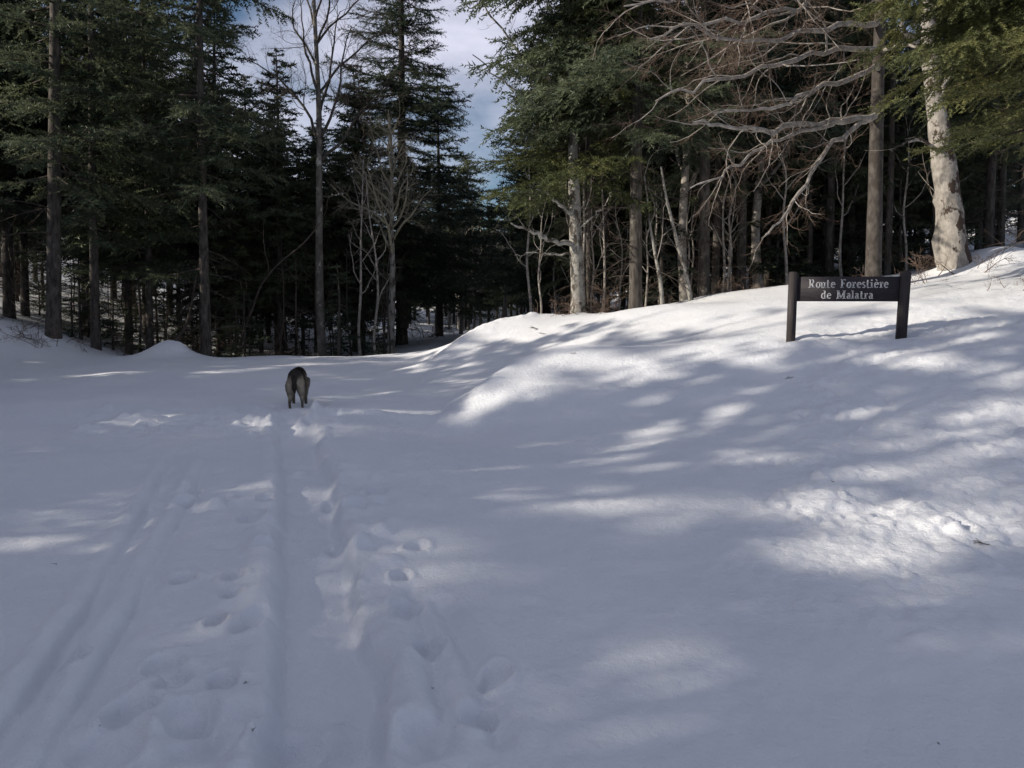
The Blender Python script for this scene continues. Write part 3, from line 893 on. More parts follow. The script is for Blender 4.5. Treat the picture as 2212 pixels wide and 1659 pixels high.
crooked('beech_sapling', 64, [(1495, 648, 19.8), (1480, 585, 19.7), (1462, 520, 19.6), (1447, 460, 19.5), (1437, 418, 19.4), (1428, 360, 19.4)], .06, 'pale slender trunk leaning left on the bank right of the dark fir', mats=(M_BEECH, M_LIMB, M_TWIG), cfgk=.35)
crooked('beech_sapling', 65, [(1432, 658, 19.4), (1428, 610, 19.4), (1418, 560, 19.5), (1405, 490, 19.6), (1398, 420, 19.7), (1385, 330, 19.8)], .05, 'thin pale forked sapling right beside the dark fir on the bank', mats=(M_BEECH, M_LIMB, M_TWIG), cfgk=.4)

# ------------------------------------------------------------------ front row, right of the road
def hero_tree(name, seed, pix, wid, limbs, label, mats, cfg, extra=None, cat='bare tree'):
    """trunk through picture points (u, v, depth); limbs are polylines of the same kind"""
    b = Bare(seed)
    o = at(*pix[0]); o[2] = ground_z(o[0], o[1])
    pts = np.array([at(*q) for q in pix]) - o
    pts[0, 2] = -0.25
    Pt, rr = trunk_line(b, pts, np.array(wid) * .5, 26)
    b.items.append((Pt, rr, 0))
    for lm, r in limbs:
        A = np.array([at(*q) for q in lm]) - o
        t = np.linspace(0, 1, len(A)); s = np.linspace(0, 1, 18)
        A = np.stack([np.interp(s, t, A[:, k]) for k in range(3)], 1)
        A[1:-1] = .25 * A[:-2] + .5 * A[1:-1] + .25 * A[2:]
        L = float(np.linalg.norm(np.diff(A, axis=0), axis=1).sum())
        A[1:] += b.rng.normal(0, .016 * L ** .5, (17, 3))
        rad = r * np.linspace(1, .25, 18) * (1 + b.rng.normal(0, .07, 18))
        b.items.append((A, rad, 1))
        b.sprout(A, rad, L, 1, cfg)
    if extra: extra(b, Pt, rr)
    return place_tree(name, b.meshes(name, mats, ((0,), (1, 2), (3, 4)), True), o, label, cat, parts=BP, bow=False), b
CFG_BEECH = [dict(n=16, wander=.05, trop=.0, kids=8, ref=6, ratio=.4, ang=(30, 60)),
             dict(n=12, wander=.14, trop=.0, kids=9, ref=4, ratio=.34, ang=(20, 50), flat=.45, **{'from': .15}),
             dict(n=9, wander=.18, trop=.015, kids=8, ref=1.2, ratio=.42, ang=(25, 55), flat=.5),
             dict(n=6, wander=.2, trop=.03, kids=6, ref=.5, ratio=.5, ang=(25, 55)),
             dict(n=4, wander=.18, trop=.03, kids=0, ref=1, ratio=.5, ang=(25, 50))]
hero_tree('beech_tree', 71, [(1887, 597, 17), (1890, 450, 17), (1893, 300, 17), (1897, 150, 17), (1903, 0, 17), (1910, -250, 17)], (.32, .30, .27, .24, .21, .14),
          [([(1895, 248, 17), (1810, 262, 16.2), (1725, 270, 15.4), (1640, 287, 14.7), (1560, 270, 14.2), (1500, 262, 14)], .075),
           ([(1870, 262, 16.7), (1830, 285, 16.2), (1775, 330, 15.6), (1735, 400, 15), (1690, 470, 14.6), (1640, 520, 14.2)], .055),
           ([(1800, 268, 16), (1700, 290, 15.2), (1620, 330, 14.6), (1560, 380, 14.2), (1490, 410, 14)], .04),
           ([(1897, 150, 17), (1850, 165, 16.2), (1760, 190, 15.6), (1700, 225, 15), (1640, 240, 14.6), (1540, 240, 14.2)], .06),
           ([(1899, 105, 17), (1830, 95, 16.2), (1720, 130, 15.4), (1600, 155, 14.8), (1500, 190, 14.4), (1420, 215, 14.2)], .06),
           ([(1901, 50, 17), (1800, 55, 16), (1700, 80, 15.2), (1610, 95, 14.6), (1530, 70, 14.2), (1450, 60, 14)], .06),
           ([(1903, -20, 17), (1800, -10, 16), (1690, 20, 15.2), (1600, 45, 14.6), (1490, 50, 14.2), (1400, 90, 14)], .055),
           ([(1905, -80, 17), (1780, -70, 16), (1680, -40, 15.2), (1570, -20, 14.6), (1450, 0, 14.2), (1350, 10, 14)], .055),
           ([(1899, 110, 17), (1950, 95, 16.2), (2000, 105, 15.6), (2060, 90, 15)], .04),
           ([(1901, 0, 17), (1960, -20, 16.2), (2030, 20, 15.6), (2090, 0, 15)], .04)],
          'bare beech with long crooked limbs sweeping left over the bank behind the sign', (M_GREYBEECH, M_LIMB, M_TWIG), CFG_BEECH)
hero_tree('beech_tree', 72, [(1250, 676, 20.2), (1248, 600, 20.2), (1243, 500, 20.2), (1240, 410, 20.2), (1236, 250, 20.2), (1232, 60, 20.2), (1230, -160, 20.2)], (.40, .36, .33, .29, .2, .14, .05),
          [([(1240, 528, 20.2), (1195, 522, 19.8), (1150, 500, 19.4), (1105, 482, 19)], .075), ([(1240, 548, 20.2), (1190, 548, 20), (1150, 545, 19.8), (1110, 552, 19.6)], .03),
           ([(1240, 470, 20.2), (1215, 448, 20), (1190, 425, 19.9), (1160, 405, 19.8)], .06), ([(1243, 500, 20.2), (1280, 470, 20), (1310, 440, 19.8), (1322, 415, 19.8)], .03),
           ([(1237, 280, 20.2), (1180, 240, 19.6), (1130, 205, 19), (1080, 170, 18.6), (1020, 120, 18)], .04), ([(1236, 200, 20.2), (1150, 150, 20), (1080, 60, 20), (1030, -20, 20)], .05),
           ([(1234, 120, 20.2), (1180, 60, 20), (1150, -40, 20)], .04), ([(1232, 60, 20.2), (1290, 0, 20), (1320, -80, 20)], .04)],
          'stout grey beech with a broken sunlit limb reaching left at the bank edge', (M_BEECH, M_BEECH, M_LIMB), [dict(c, kids=c['kids'] * .55) for c in CFG_BEECH])
hero_tree('beech_tree', 73, [(2066, 615, 18), (2060, 540, 18), (2052, 450, 18), (2040, 360, 18), (2022, 230, 18), (2005, 80, 18), (1995, -150, 18)], (.62, .58, .53, .50, .40, .30, .2),
          [([(2040, 600, 18.1), (2034, 540, 18.15), (2030, 450, 18.2), (2030, 380, 18.2), (2012, 270, 18.2), (1985, 120, 18.2)], .17), ([(2035, 330, 18), (1990, 300, 17.6), (1950, 310, 17), (1925, 325, 16.6)], .04),
           ([(2022, 230, 18), (2060, 150, 17.6), (2100, 80, 17)], .07), ([(2008, 120, 18), (1950, 60, 17.6), (1930, -40, 17)], .07)],
          'massive old beech with pale peeling bark and brown moss, right of the sign', (M_OLDBEECH, M_OLDBEECH, M_TWIG), [dict(c, kids=c['kids'] * .4) for c in CFG_BEECH])
place_tree('fir_tree', FIR_E, P(1373, 19.6), 'dark heavy limbed fir whose drooping branches reach over the sky gap')
place_tree('fir_tree', FIR_G, P(1270, 20.7), 'green fir with a full sunlit crown hiding the top of the stout grey beech', rz=1.0, scale=1.0)
place_tree('fir_tree', FIR_S, P(1165, 31), 'cone shaped fir just right of the gap of sky', rz=1.3, scale=1.0)
place_tree('fir_tree', FIR_H, P(2268, 13.6), 'sunlit yellow green fir hanging in from the right edge of the picture')
place_tree('fir_tree', FIR_W, P(2250, 20), 'olive green fir behind the old beech at the right edge', rz=2.2, scale=1.1)
for u, d, k, sc, lab in ((1520, 21.5, FIR_E, .95, 'thick dark fir trunk right of the leaning pale trunk'), (1545, 24, FIR_B, 1, 'slim fir close behind the thick trunk on the bank'),
                         (1600, 23.5, FIR_A, .8, 'dark fir midway between the leaning trunk and the sign'), (1657, 25, FIR_B, .9, 'slim fir left of the sign board, the nearer of two'),
                         (1692, 27, FIR_B, .85, 'slim fir directly behind the left post of the sign'), (1790, 24.5, FIR_B, 1.1, 'slim fir with sunlit spots on its trunk above the sign board'),
                         (1745, 28, FIR_C, 1, 'dark fir behind the left half of the sign board'), (1835, 26, FIR_A, .9, 'dark fir behind the right half of the sign board'),
                         (1916, 23, FIR_B, .8, 'slim fir between the limb bearing beech and the sign post'), (1965, 34, FIR_B, .45, 'slim fir far behind the right sign post'),
                         (2133, 24, FIR_A, .8, 'grey fir trunk close right of the old beech'), (2160, 25, FIR_C, .9, 'dark fir trunk second to the right of the old beech'), (2205, 28, FIR_B, 1, 'slim dark fir at the far right edge'),
                         (1310, 27, FIR_C, 1, 'dark fir between the stout beech and the heavy limbed fir'), (1460, 29, FIR_A, .9, 'dark fir behind the leaning pale trunk')):
    place_tree('fir_tree', k, P(u, d), lab, rz=u * .37, scale=sc, lean=((u % 7 - 3) * .25, 0))
for u, d, k, sc, lab in ((1258, 20.6, 0, .8, 'thin bare sapling touching the right side of the stout beech'), (1700, 22, 1, 1, 'thin bare sapling behind the left sign post'), (1930, 27, 0, .9, 'thin bare sapling behind the right sign post'),
                         (1560, 22.5, 1, .9, 'thin bare sapling among the dark trunks left of the sign')):
    place_tree('beech_tree', BARE_S[k], P(u, d), lab, 'sapling', rz=u * .3, scale=sc, parts=BP)
for u, d, sc, lab in ((1640, 24, 1.0, 'brown twigged bare beech among the firs left of the sign'), (1480, 23, 1.0, 'brown twigged bare beech behind the leaning pale trunk'), (1990, 30, 1.0, 'brown twigged bare beech glowing between the sign and the old beech'), (1930, 38, 1.0, 'brown twigged bare beech far behind the sign'),
                      (1040, 52, .8, 'brown twigged bare beech at the end of the road, right one'), (1000, 47, .7, 'brown twigged bare beech at the end of the road, left one')):
    place_tree('beech_tree', BARE_R, P(u, d), lab, 'bare tree', rz=u * .9, scale=sc, parts=BP)

# ------------------------------------------------------------------ the forest behind
rng = np.random.default_rng(77)
taken = []
def scatter(n, ubox, dbox, protos, label, group, scl, mind, name='fir_tree', cat='fir tree', parts=('trunk', 'branches', 'crown'), avoid=None, short=None):
    k = tries = 0
    while k < n and tries < n * 60:
        tries += 1
        d = math.sqrt(rng.uniform(dbox[0] ** 2, dbox[1] ** 2)); u = rng.uniform(*ubox)
        if avoid and avoid(u, d): continue
        q = spot(u, d)
        if any((q[0] - a) ** 2 + (q[1] - b) ** 2 < mind ** 2 for a, b in taken): continue
        taken.append((q[0], q[1]))
        q[2] -= .1
        place_tree(name, protos[rng.integers(len(protos))], q, label, cat, group, rz=rng.uniform(0, 6.28), scale=rng.uniform(*scl) * (short(u, d) if short else 1.0), lean=(rng.normal(0, .7), rng.normal(0, .7)), parts=parts)
        k += 1
gap = lambda u, d: 850 < u < 1000 and d < 44
scatter(34, (-200, 830), (26, 38), BG, 'dark fir in the shaded wood beyond the left side of the road', 'firs of the shaded wood on the left', (.68, .92), 1.5, avoid=lambda u, d: gap(u, d) or (440 < u < 870 and d < 30), short=lambda u, d: rng.uniform(.62, .95) if 440 < u < 840 else 1.0)
scatter(30, (-250, 900), (38, 62), FARF, 'distant dark fir on the snowy slope on the left', 'distant firs on the left slope', (.8, 1.1), 1.9, short=lambda u, d: rng.uniform(.65, .95) if 420 < u < 840 else 1.0)
scatter(48, (880, 1200), (46, 80), FARF, 'distant fir closing the end of the road', 'distant firs at the end of the road', (.5, .8), 1.3, avoid=lambda u, d: abs(u - 1010) < 45 and d < 55)
scatter(46, (1150, 2150), (24.5, 40), BGR, 'dark fir in the shaded wood above the right bank', 'firs of the shaded wood on the right', (.75, 1.05), 1.6, avoid=lambda u, d: 1870 < u < 2030)
scatter(36, (1120, 2350), (40, 66), FARF, 'distant dark fir far up the right slope', 'distant firs on the right slope', (.8, 1.1), 2.0, avoid=lambda u, d: 1895 < u < 2015)
scatter(14, (930, 1150), (40, 60), [BARE_R], 'distant brown twigged beech closing the end of the road', 'distant beeches at the end of the road', (.5, .8), 1.2, 'beech_tree', 'bare tree', BP)
scatter(30, (150, 880), (24.5, 36), BARE_D, 'thin bare sapling in the shaded wood on the left', 'saplings in the left wood', (.6, 1.0), .8, 'beech_tree', 'sapling', BP, gap)
scatter(40, (1130, 2050), (21.5, 34), BARE_S, 'thin bare sapling in the shaded wood on the right', 'saplings in the right wood', (.6, 1.0), .8, 'beech_tree', 'sapling', BP)
scatter(28, (60, 850), (23.8, 34), YOUNG, 'young fir in the deep shade of the left wood', 'young firs in the left wood', (.6, 1.2), .9, 'young_fir', 'young fir', avoid=gap)

scatter(22, (1290, 2060), (22.5, 31), YOUNG, 'young fir in the shade of the right wood', 'young firs in the right wood', (1.1, 1.9), .9, 'young_fir', 'young fir')

# ------------------------------------------------------------------ the grove left of the road, outside the picture, whose shade falls across it
# where sunlight reaches the snow: (u, v, half length, half height, tilt in degrees) on the photograph
SUNLIT = [(1480, 672, 260, 28, -8), (1230, 752, 130, 20, -28), (1130, 828, 120, 17, -38), (1620, 700, 160, 24, -6), (1850, 640, 170, 30, -4), (2110, 625, 150, 26, -8), (1720, 690, 60, 30, 0),
          (1060, 700, 90, 14, -20), (1040, 885, 60, 12, -25), (760, 888, 130, 8, 2), (900, 892, 120, 7, 2), (660, 900, 28, 12, -35), (350, 900, 90, 9, -3), (560, 915, 60, 12, 0), (300, 915, 80, 6, -3),
          (75, 1165, 90, 24, -15), (230, 1080, 110, 8, -8), (250, 1062, 90, 6, -8), (500, 1058, 90, 9, -8), (430, 1090, 60, 6, -5), (570, 1130, 40, 16, 0), (770, 1185, 42, 30, -60), (740, 1220, 25, 16, -50), (870, 1480, 26, 10, 0),
          (1000, 1012, 160, 7, -2), (1290, 1092, 130, 20, -8), (1390, 950, 90, 28, -30), (1300, 990, 90, 16, -18), (1560, 900, 90, 24, -40), (1390, 880, 60, 16, -35), (1430, 930, 40, 30, -30), (1640, 850, 60, 16, -25),
          (1980, 780, 160, 26, 4), (1820, 775, 120, 10, -10), (2150, 800, 80, 22, 0), (2100, 730, 110, 10, -5), (1900, 640, 160, 30, 0), (1900, 1200, 170, 40, 6), (2130, 1130, 100, 50, -25), (2050, 1270, 170, 30, 4), (1770, 1210, 100, 26, -4),
          (2130, 900, 90, 16, 0), (2150, 970, 70, 20, -10), (1800, 1370, 70, 22, 0), (1640, 1420, 60, 12, 0), (1470, 1490, 90, 14, -3), (1500, 1560, 90, 10, 0), (1240, 1330, 120, 6, 0), (1180, 1385, 60, 5, 0),
          (60, 970, 50, 14, -30), (60, 820, 80, 4, -2), (230, 808, 130, 5, -3), (520, 800, 120, 5, -4), (640, 787, 100, 4, -2), (60, 782, 70, 3, -1), (810, 770, 90, 3, 0), (1520, 770, 60, 7, -15), (1420, 1010, 60, 10, -10), (1150, 960, 60, 6, -5),
          (1930, 600, 120, 30, 0), (1950, 545, 60, 30, 0), (180, 1130, 60, 6, -12)]
_m = np.random.default_rng(12)
for k in range(80):
    SUNLIT.append((_m.uniform(1330, 2230), _m.uniform(740, 1320), _m.uniform(18, 60), _m.uniform(7, 15), _m.uniform(-30, 0)))
for k in range(26):
    SUNLIT.append((_m.uniform(1150, 2212), _m.uniform(1320, 1600), _m.uniform(25, 80), _m.uniform(4, 10), _m.uniform(-6, 6)))
_S = np.array(SUNLIT, dtype=np.float64)
def sun_here(u, v):
    best = np.zeros(u.shape)
    for cu, cv, a, b, t in _S:
        c, s = math.cos(R(t)), math.sin(R(t))
        du, dv = u - cu, v - cv
        q = ((du * c + dv * s) / a) ** 2 + ((-du * s + dv * c) / b) ** 2
        best = np.maximum(best, np.clip(1.35 - q, 0, 1))
    return best
GX, GY = np.linspace(-16, 16, 161), np.linspace(0.5, 34, 168)
GZ = height(*np.meshgrid(GX, GY, indexing='ij'), detail=False)
def zfast(x, y):
    i = np.clip((x - GX[0]) / (GX[1] - GX[0]), 0, len(GX) - 1.001); j = np.clip((y - GY[0]) / (GY[1] - GY[0]), 0, len(GY) - 1.001)
    a, b = i.astype(int), j.astype(int); f, g = i - a, j - b
    return (GZ[a, b] * (1 - f) + GZ[a + 1, b] * f) * (1 - g) + (GZ[a, b + 1] * (1 - f) + GZ[a + 1, b + 1] * f) * g
def gap_filter(loc, rz, scale, seed):
    """cuts openings into an unseen crown so the sun reaches the SUNLIT patches"""
    g = np.random.default_rng(seed)
    Mz = rotz(rz)
    def f(tris):
        c = tris.mean(axis=1) @ Mz.T * scale + loc
        zt = np.full(len(c), .5)
        for _ in range(6):
            t = (c[:, 2] - zt) / SUN[2]
            hx, hy = c[:, 0] - SUN[0] * t, c[:, 1] - SUN[1] * t
            zt = zfast(hx, hy)
        u, v = project(np.stack([hx, hy, zt], 1))
        inside = (hx > -15) & (hx < 15) & (hy > 1) & (hy < 33) & (t > 0)
        return ~(inside & (g.random(len(c)) < sun_here(u, v) * np.where((v > 1100) & (u > 1150), .72, 1.0)))
    return f
grove = []
grng = np.random.default_rng(5)
tries = 0
while len(grove) < 52 and tries < 6000:
    tries += 1
    x, y = grng.uniform(-44, -11.5), grng.uniform(-13, 22)
    if x > -0.72 * y - 5.5: continue
    if any((x - a) ** 2 + (y - b) ** 2 < 3.0 ** 2 for a, b in grove): continue
    grove.append((x, y))
tries = 0
while len(grove) < 72 and tries < 6000:      # a belt of low firs, added to shade the far part of the road
    tries += 1
    x, y = grng.uniform(-29, -14), grng.uniform(8, 21.5)
    if x > -0.72 * y - 5.0 or any((x - a) ** 2 + (y - b) ** 2 < 2.1 ** 2 for a, b in grove): continue
    grove.append((x, y))
for k, (x, y) in enumerate(grove):
    z = ground_z(x, y) - .1
    rz = float(grng.uniform(0, 6.28)); H = float(grng.uniform(15, 19.5)) if y < 5 else (float(grng.uniform(12, 14.5)) if y < 8 else (float(grng.uniform(6.5, 8.0)) if y > 15 or k >= 52 else float(grng.uniform(8.5, 11.5))))
    me = fir_meshes('grove_fir', 100 + k, H, .17, float(grng.uniform(1.2, 2.6)), float(grng.uniform(2.4, 2.9)), 'low', .55, 6, .6, .06, 8, .1, M_FIR, filt=gap_filter(np.array([x, y, z]), rz, 1.0, k))
    place_tree('fir_tree', me, (x, y, z), 'tall fir of the grove left of the road, shading the snow', group='firs of the grove left of the road', rz=rz)

# ------------------------------------------------------------------ road sign
def sign():
    bl, br_ = at(1708, 732, 11.5), at(1946.5, 721, 11.2)
    zl, zr = ground_z(bl[0], bl[1]), ground_z(br_[0], br_[1])
    mid = (bl + br_) / 2
    root = thing('road_sign', 'dark wooden road sign on two posts with grey letters, standing on the snow bank', 'sign', (mid[0], mid[1], min(zl, zr)))
    w = bpy.data.objects  # noqa
    m, nt, b = material('dark_stained_wood')
    f = noise(nt, 5, 6, .6, (14, 14, .8)); nt.links.new(ramp(nt, f, [(.3, (.020, .017, .018)), (.7, (.052, .044, .043))]), b.inputs['Base Color'])
    b.inputs['Roughness'].default_value = .7; bump(nt, b, f, .5, .006)
    m2, nt, b = material('board_wood')
    f = noise(nt, 5, 6, .6, (.9, 14, 14)); nt.links.new(ramp(nt, f, [(.3, (.017, .015, .019)), (.7, (.040, .035, .040))]), b.inputs['Base Color'])
    b.inputs['Roughness'].default_value = .65; bump(nt, b, f, .4, .005)
    m3, nt, b = material('faded_letter_paint')
    f = noise(nt, 40, 4, .6); nt.links.new(ramp(nt, f, [(.35, (.30, .295, .30)), (.6, (.55, .54, .54))]), b.inputs['Base Color'])
    top = EYE + 51 * 11.5 / FPX
    ang = math.atan2(br_[1] - bl[1], br_[0] - bl[0])
    rot = Matrix.Rotation(ang, 3, 'Z')
    o = np.array(root.location)
    for p, zb, tilt, wd in ((bl, zl, .003, .118), (br_, zr, .018, .130)):
        sp = Soup()
        h = top - zb + .35
        tl = Matrix.Rotation(tilt, 3, 'Y') @ rot
        c = Vector((p[0] - o[0] + tilt * (h / 2 - .35), p[1] - o[1], (top + zb - .35) / 2 - o[2]))
        box(sp, c, (wd, .11, h), tl, .012)
        link('post', sp.mesh('post', m), root)
    zt, zbm = at(1830, 597.5, 11.33)[2], at(1830, 651, 11.33)[2]
    x0, x1 = bl[0] + .055, br_[0] - .052
    sp = Soup()
    cx = (x0 + x1) / 2; cy = bl[1] + (br_[1] - bl[1]) * (cx - bl[0]) / (br_[0] - bl[0])
    box(sp, Vector((cx - o[0], cy - o[1], (zt + zbm) / 2 - o[2])), ((x1 - x0) / math.cos(ang), .055, zt - zbm), rot, .006)
    board = link('board', sp.mesh('board', m2), root)
    # carved serif letters, grey paint
    X = np.array([math.cos(ang), math.sin(ang), 0]); Yn = np.array([-math.sin(ang), math.cos(ang), 0])
    org = np.array([cx, cy, zbm]) - o - X * (x1 - x0) / 2 / math.cos(ang) - Yn * .0305
    W = (x1 - x0) / math.cos(ang); Hh = zt - zbm
    tx = Soup()
    def quad(a, b2, c2, d2):
        V = np.array([org + X * p[0] + np.array([0, 0, 1.0]) * p[1] for p in (a, b2, c2, d2)])
        V = np.vstack([V, V + Yn * .006])
        tx.add(V, [[0, 1, 2, 3], [4, 5, 1, 0], [5, 6, 2, 1], [6, 7, 3, 2], [7, 4, 0, 3]])
    def ribbon(pts, wds):
        pts = np.array(pts, float); t = np.gradient(pts, axis=0); t /= np.linalg.norm(t, axis=1, keepdims=True) + 1e-9
        n = np.stack([-t[:, 1], t[:, 0]], 1) * np.array(wds)[:, None] / 2
        for i in range(len(pts) - 1):
            quad(pts[i] - n[i], pts[i + 1] - n[i + 1], pts[i + 1] + n[i + 1], pts[i] + n[i])
    # glyphs in a box of width w, x-height 0.66, cap height 1; thick stems, thin hairlines, serifs
    S, Hl, SE = .18, .10, .085
    def glyph(ch, x, y, w, h):
        def bar(x0, y0, x1, y1): quad((x + x0 * w, y + y0 * h), (x + x1 * w, y + y0 * h), (x + x1 * w, y + y1 * h), (x + x0 * w, y + y1 * h))
        def curve(cx, cy, rx, ry, a0, a1, n=12, thick=None):
            a = np.radians(np.linspace(a0, a1, n))
            pts = [(x + (cx + rx * math.cos(q)) * w, y + (cy + ry * math.sin(q)) * h) for q in a]
            tw = thick if thick else S * h
            ribbon(pts, [Hl * h + (tw - Hl * h) * abs(math.cos(q)) ** 1.5 for q in a])
        def ln(a, b2, t): ribbon([(x + a[0] * w, y + a[1] * h), (x + b2[0] * w, y + b2[1] * h)], [t * h, t * h])
        sw = S * h / w; sv = .09 * h / w
        def stem(px, y0, y1, foot=True, head=True):
            bar(px - sw / 2, y0, px + sw / 2, y1)
            if foot: bar(px - sw / 2 - sv, y0, px + sw / 2 + sv, y0 + SE)
            if head: bar(px - sw / 2 - sv, y1 - SE, px + (sw / 2 if head == 'l' else sw / 2 + sv), y1)
        xh = .68
        if ch == 'R':
            stem(.26, 0, 1); bar(.26, 1 - Hl, .5, 1); bar(.26, .47, .5, .47 + Hl); curve(.48, .735, .30, .23, -90, 90); ln((.46, .5), (.86, .03), S * 1.05); bar(.78, 0, 1.02, SE)
        elif ch == 'F':
            stem(.26, 0, 1); bar(.26, 1 - Hl, .92, 1); bar(.86, .80, .94, 1); bar(.26, .49, .72, .49 + Hl); bar(.66, .42, .74, .62)
        elif ch == 'M':
            stem(.14, 0, 1); stem(.86, 0, 1); ln((.15, .97), (.5, .05), S * .95); ln((.5, .05), (.84, .97), Hl * 1.2)
        elif ch == 'o': curve(.5, xh / 2, .38, xh / 2 - .03, 0, 360, 22)
        elif ch in 'eè':
            curve(.5, xh / 2, .38, xh / 2 - .03, 0, 318, 20); bar(.16, xh * .5, .88, xh * .5 + Hl)
            if ch == 'è': ln((.28, 1.0), (.6, .80), .11)
        elif ch == 'u': stem(.22, .1, xh, False, 'l'); stem(.78, 0, xh, True, 'l'); curve(.47, .19, .27, .17, 180, 330, 8)
        elif ch == 't': stem(.42, .1, .92, False, False); bar(.08, xh - Hl, .88, xh); curve(.68, .15, .26, .13, 180, 330, 8)
        elif ch == 'r': stem(.32, 0, xh, True, 'l'); curve(.66, xh - .2, .3, .17, 170, 55, 8); bar(.72, xh - .2, .95, xh - .04)
        elif ch == 's': curve(.5, xh * .74, .32, xh * .22, 30, 265, 10, S * h * .8); curve(.5, xh * .27, .33, xh * .23, 95, -150, 10, S * h * .8)
        elif ch == 'i': stem(.5, 0, xh, True, 'l'); bar(.5 - sw * .6, .80, .5 + sw * .6, .96)
        elif ch == 'l': stem(.5, 0, 1, True, 'l')
        elif ch == 'd': stem(.76, 0, 1, True, 'l'); curve(.46, xh / 2, .32, xh / 2 - .03, 20, 340, 18)
        elif ch == 'a': stem(.72, 0, xh * .8, True, False); curve(.46, xh * .72, .27, xh * .24, 0, 160, 8); curve(.44, xh * .28, .28, xh * .25, 30, 330, 14, S * h * .8)
    def put(items, ybase, hcap):
        for ch, a, b2 in items:
            glyph(ch, (a - 430) / 1370 * W, ybase * Hh, (b2 - a) / 1370 * W, hcap * Hh)
    put([('R', 588, 672), ('o', 688, 747), ('u', 752, 818), ('t', 828, 872), ('e', 888, 946), ('F', 1018, 1086), ('o', 1098, 1157), ('r', 1172, 1222), ('e', 1233, 1291), ('s', 1302, 1347), ('t', 1357, 1398),
         ('i', 1412, 1444), ('è', 1462, 1522), ('r', 1538, 1582), ('e', 1592, 1648)], .545, .345)
    put([('d', 762, 828), ('e', 842, 897), ('M', 972, 1087), ('a', 1102, 1158), ('l', 1168, 1200), ('a', 1212, 1267), ('t', 1282, 1322), ('r', 1338, 1387), ('a', 1398, 1452)], .105, .335)
    link('lettering', tx.mesh('lettering', m3), board)
    return bl, br_
POST_L, POST_R = sign()

# ------------------------------------------------------------------ dog
def ell_loft(soup, cent, rx, rz, tang, seg=20):
    """closed loft of ellipses along a path in the x=const planes: rx sideways, rz across the path"""
    n = len(cent); V = []
    for c, a, b, t in zip(cent, rx, rz, tang):
        side = np.array([1.0, 0, 0]); t = unit(np.array(t, float)); up = np.cross(side, t)
        for k in range(seg):
            q = 2 * math.pi * k / seg
            V.append(np.array(c) + side * a * math.cos(q) + up * b * math.sin(q))
    idx = np.arange(n * seg).reshape(n, seg); nx = np.roll(idx, -1, 1)
    Q = np.stack([idx[:-1], nx[:-1], nx[1:], idx[1:]], -1).reshape(-1, 4).tolist()
    V = np.array(V); c0, c1 = len(V), len(V) + 1
    V = np.vstack([V, np.array(cent[0])[None], np.array(cent[-1])[None]])
    T = [[c0, idx[0, (k + 1) % seg], idx[0, k]] for k in range(seg)] + [[c1, idx[-1, k], idx[-1, (k + 1) % seg]] for k in range(seg)]
    soup.add(V, Q, T)
def limb(soup, pts, rad, n=18, seg=12, flat=1.0):
    pts = np.array(pts, float); t = np.linspace(0, 1, len(pts)); s = np.linspace(0, 1, n)
    Pp = np.stack([np.interp(s, t, pts[:, k]) for k in range(3)], 1); rr = np.interp(s, t, rad)
    Pp[1:-1] = .25 * Pp[:-2] + .5 * Pp[1:-1] + .25 * Pp[2:]
    ell_loft(soup, list(Pp), rr * flat, rr, list(np.gradient(Pp, axis=0)), seg)
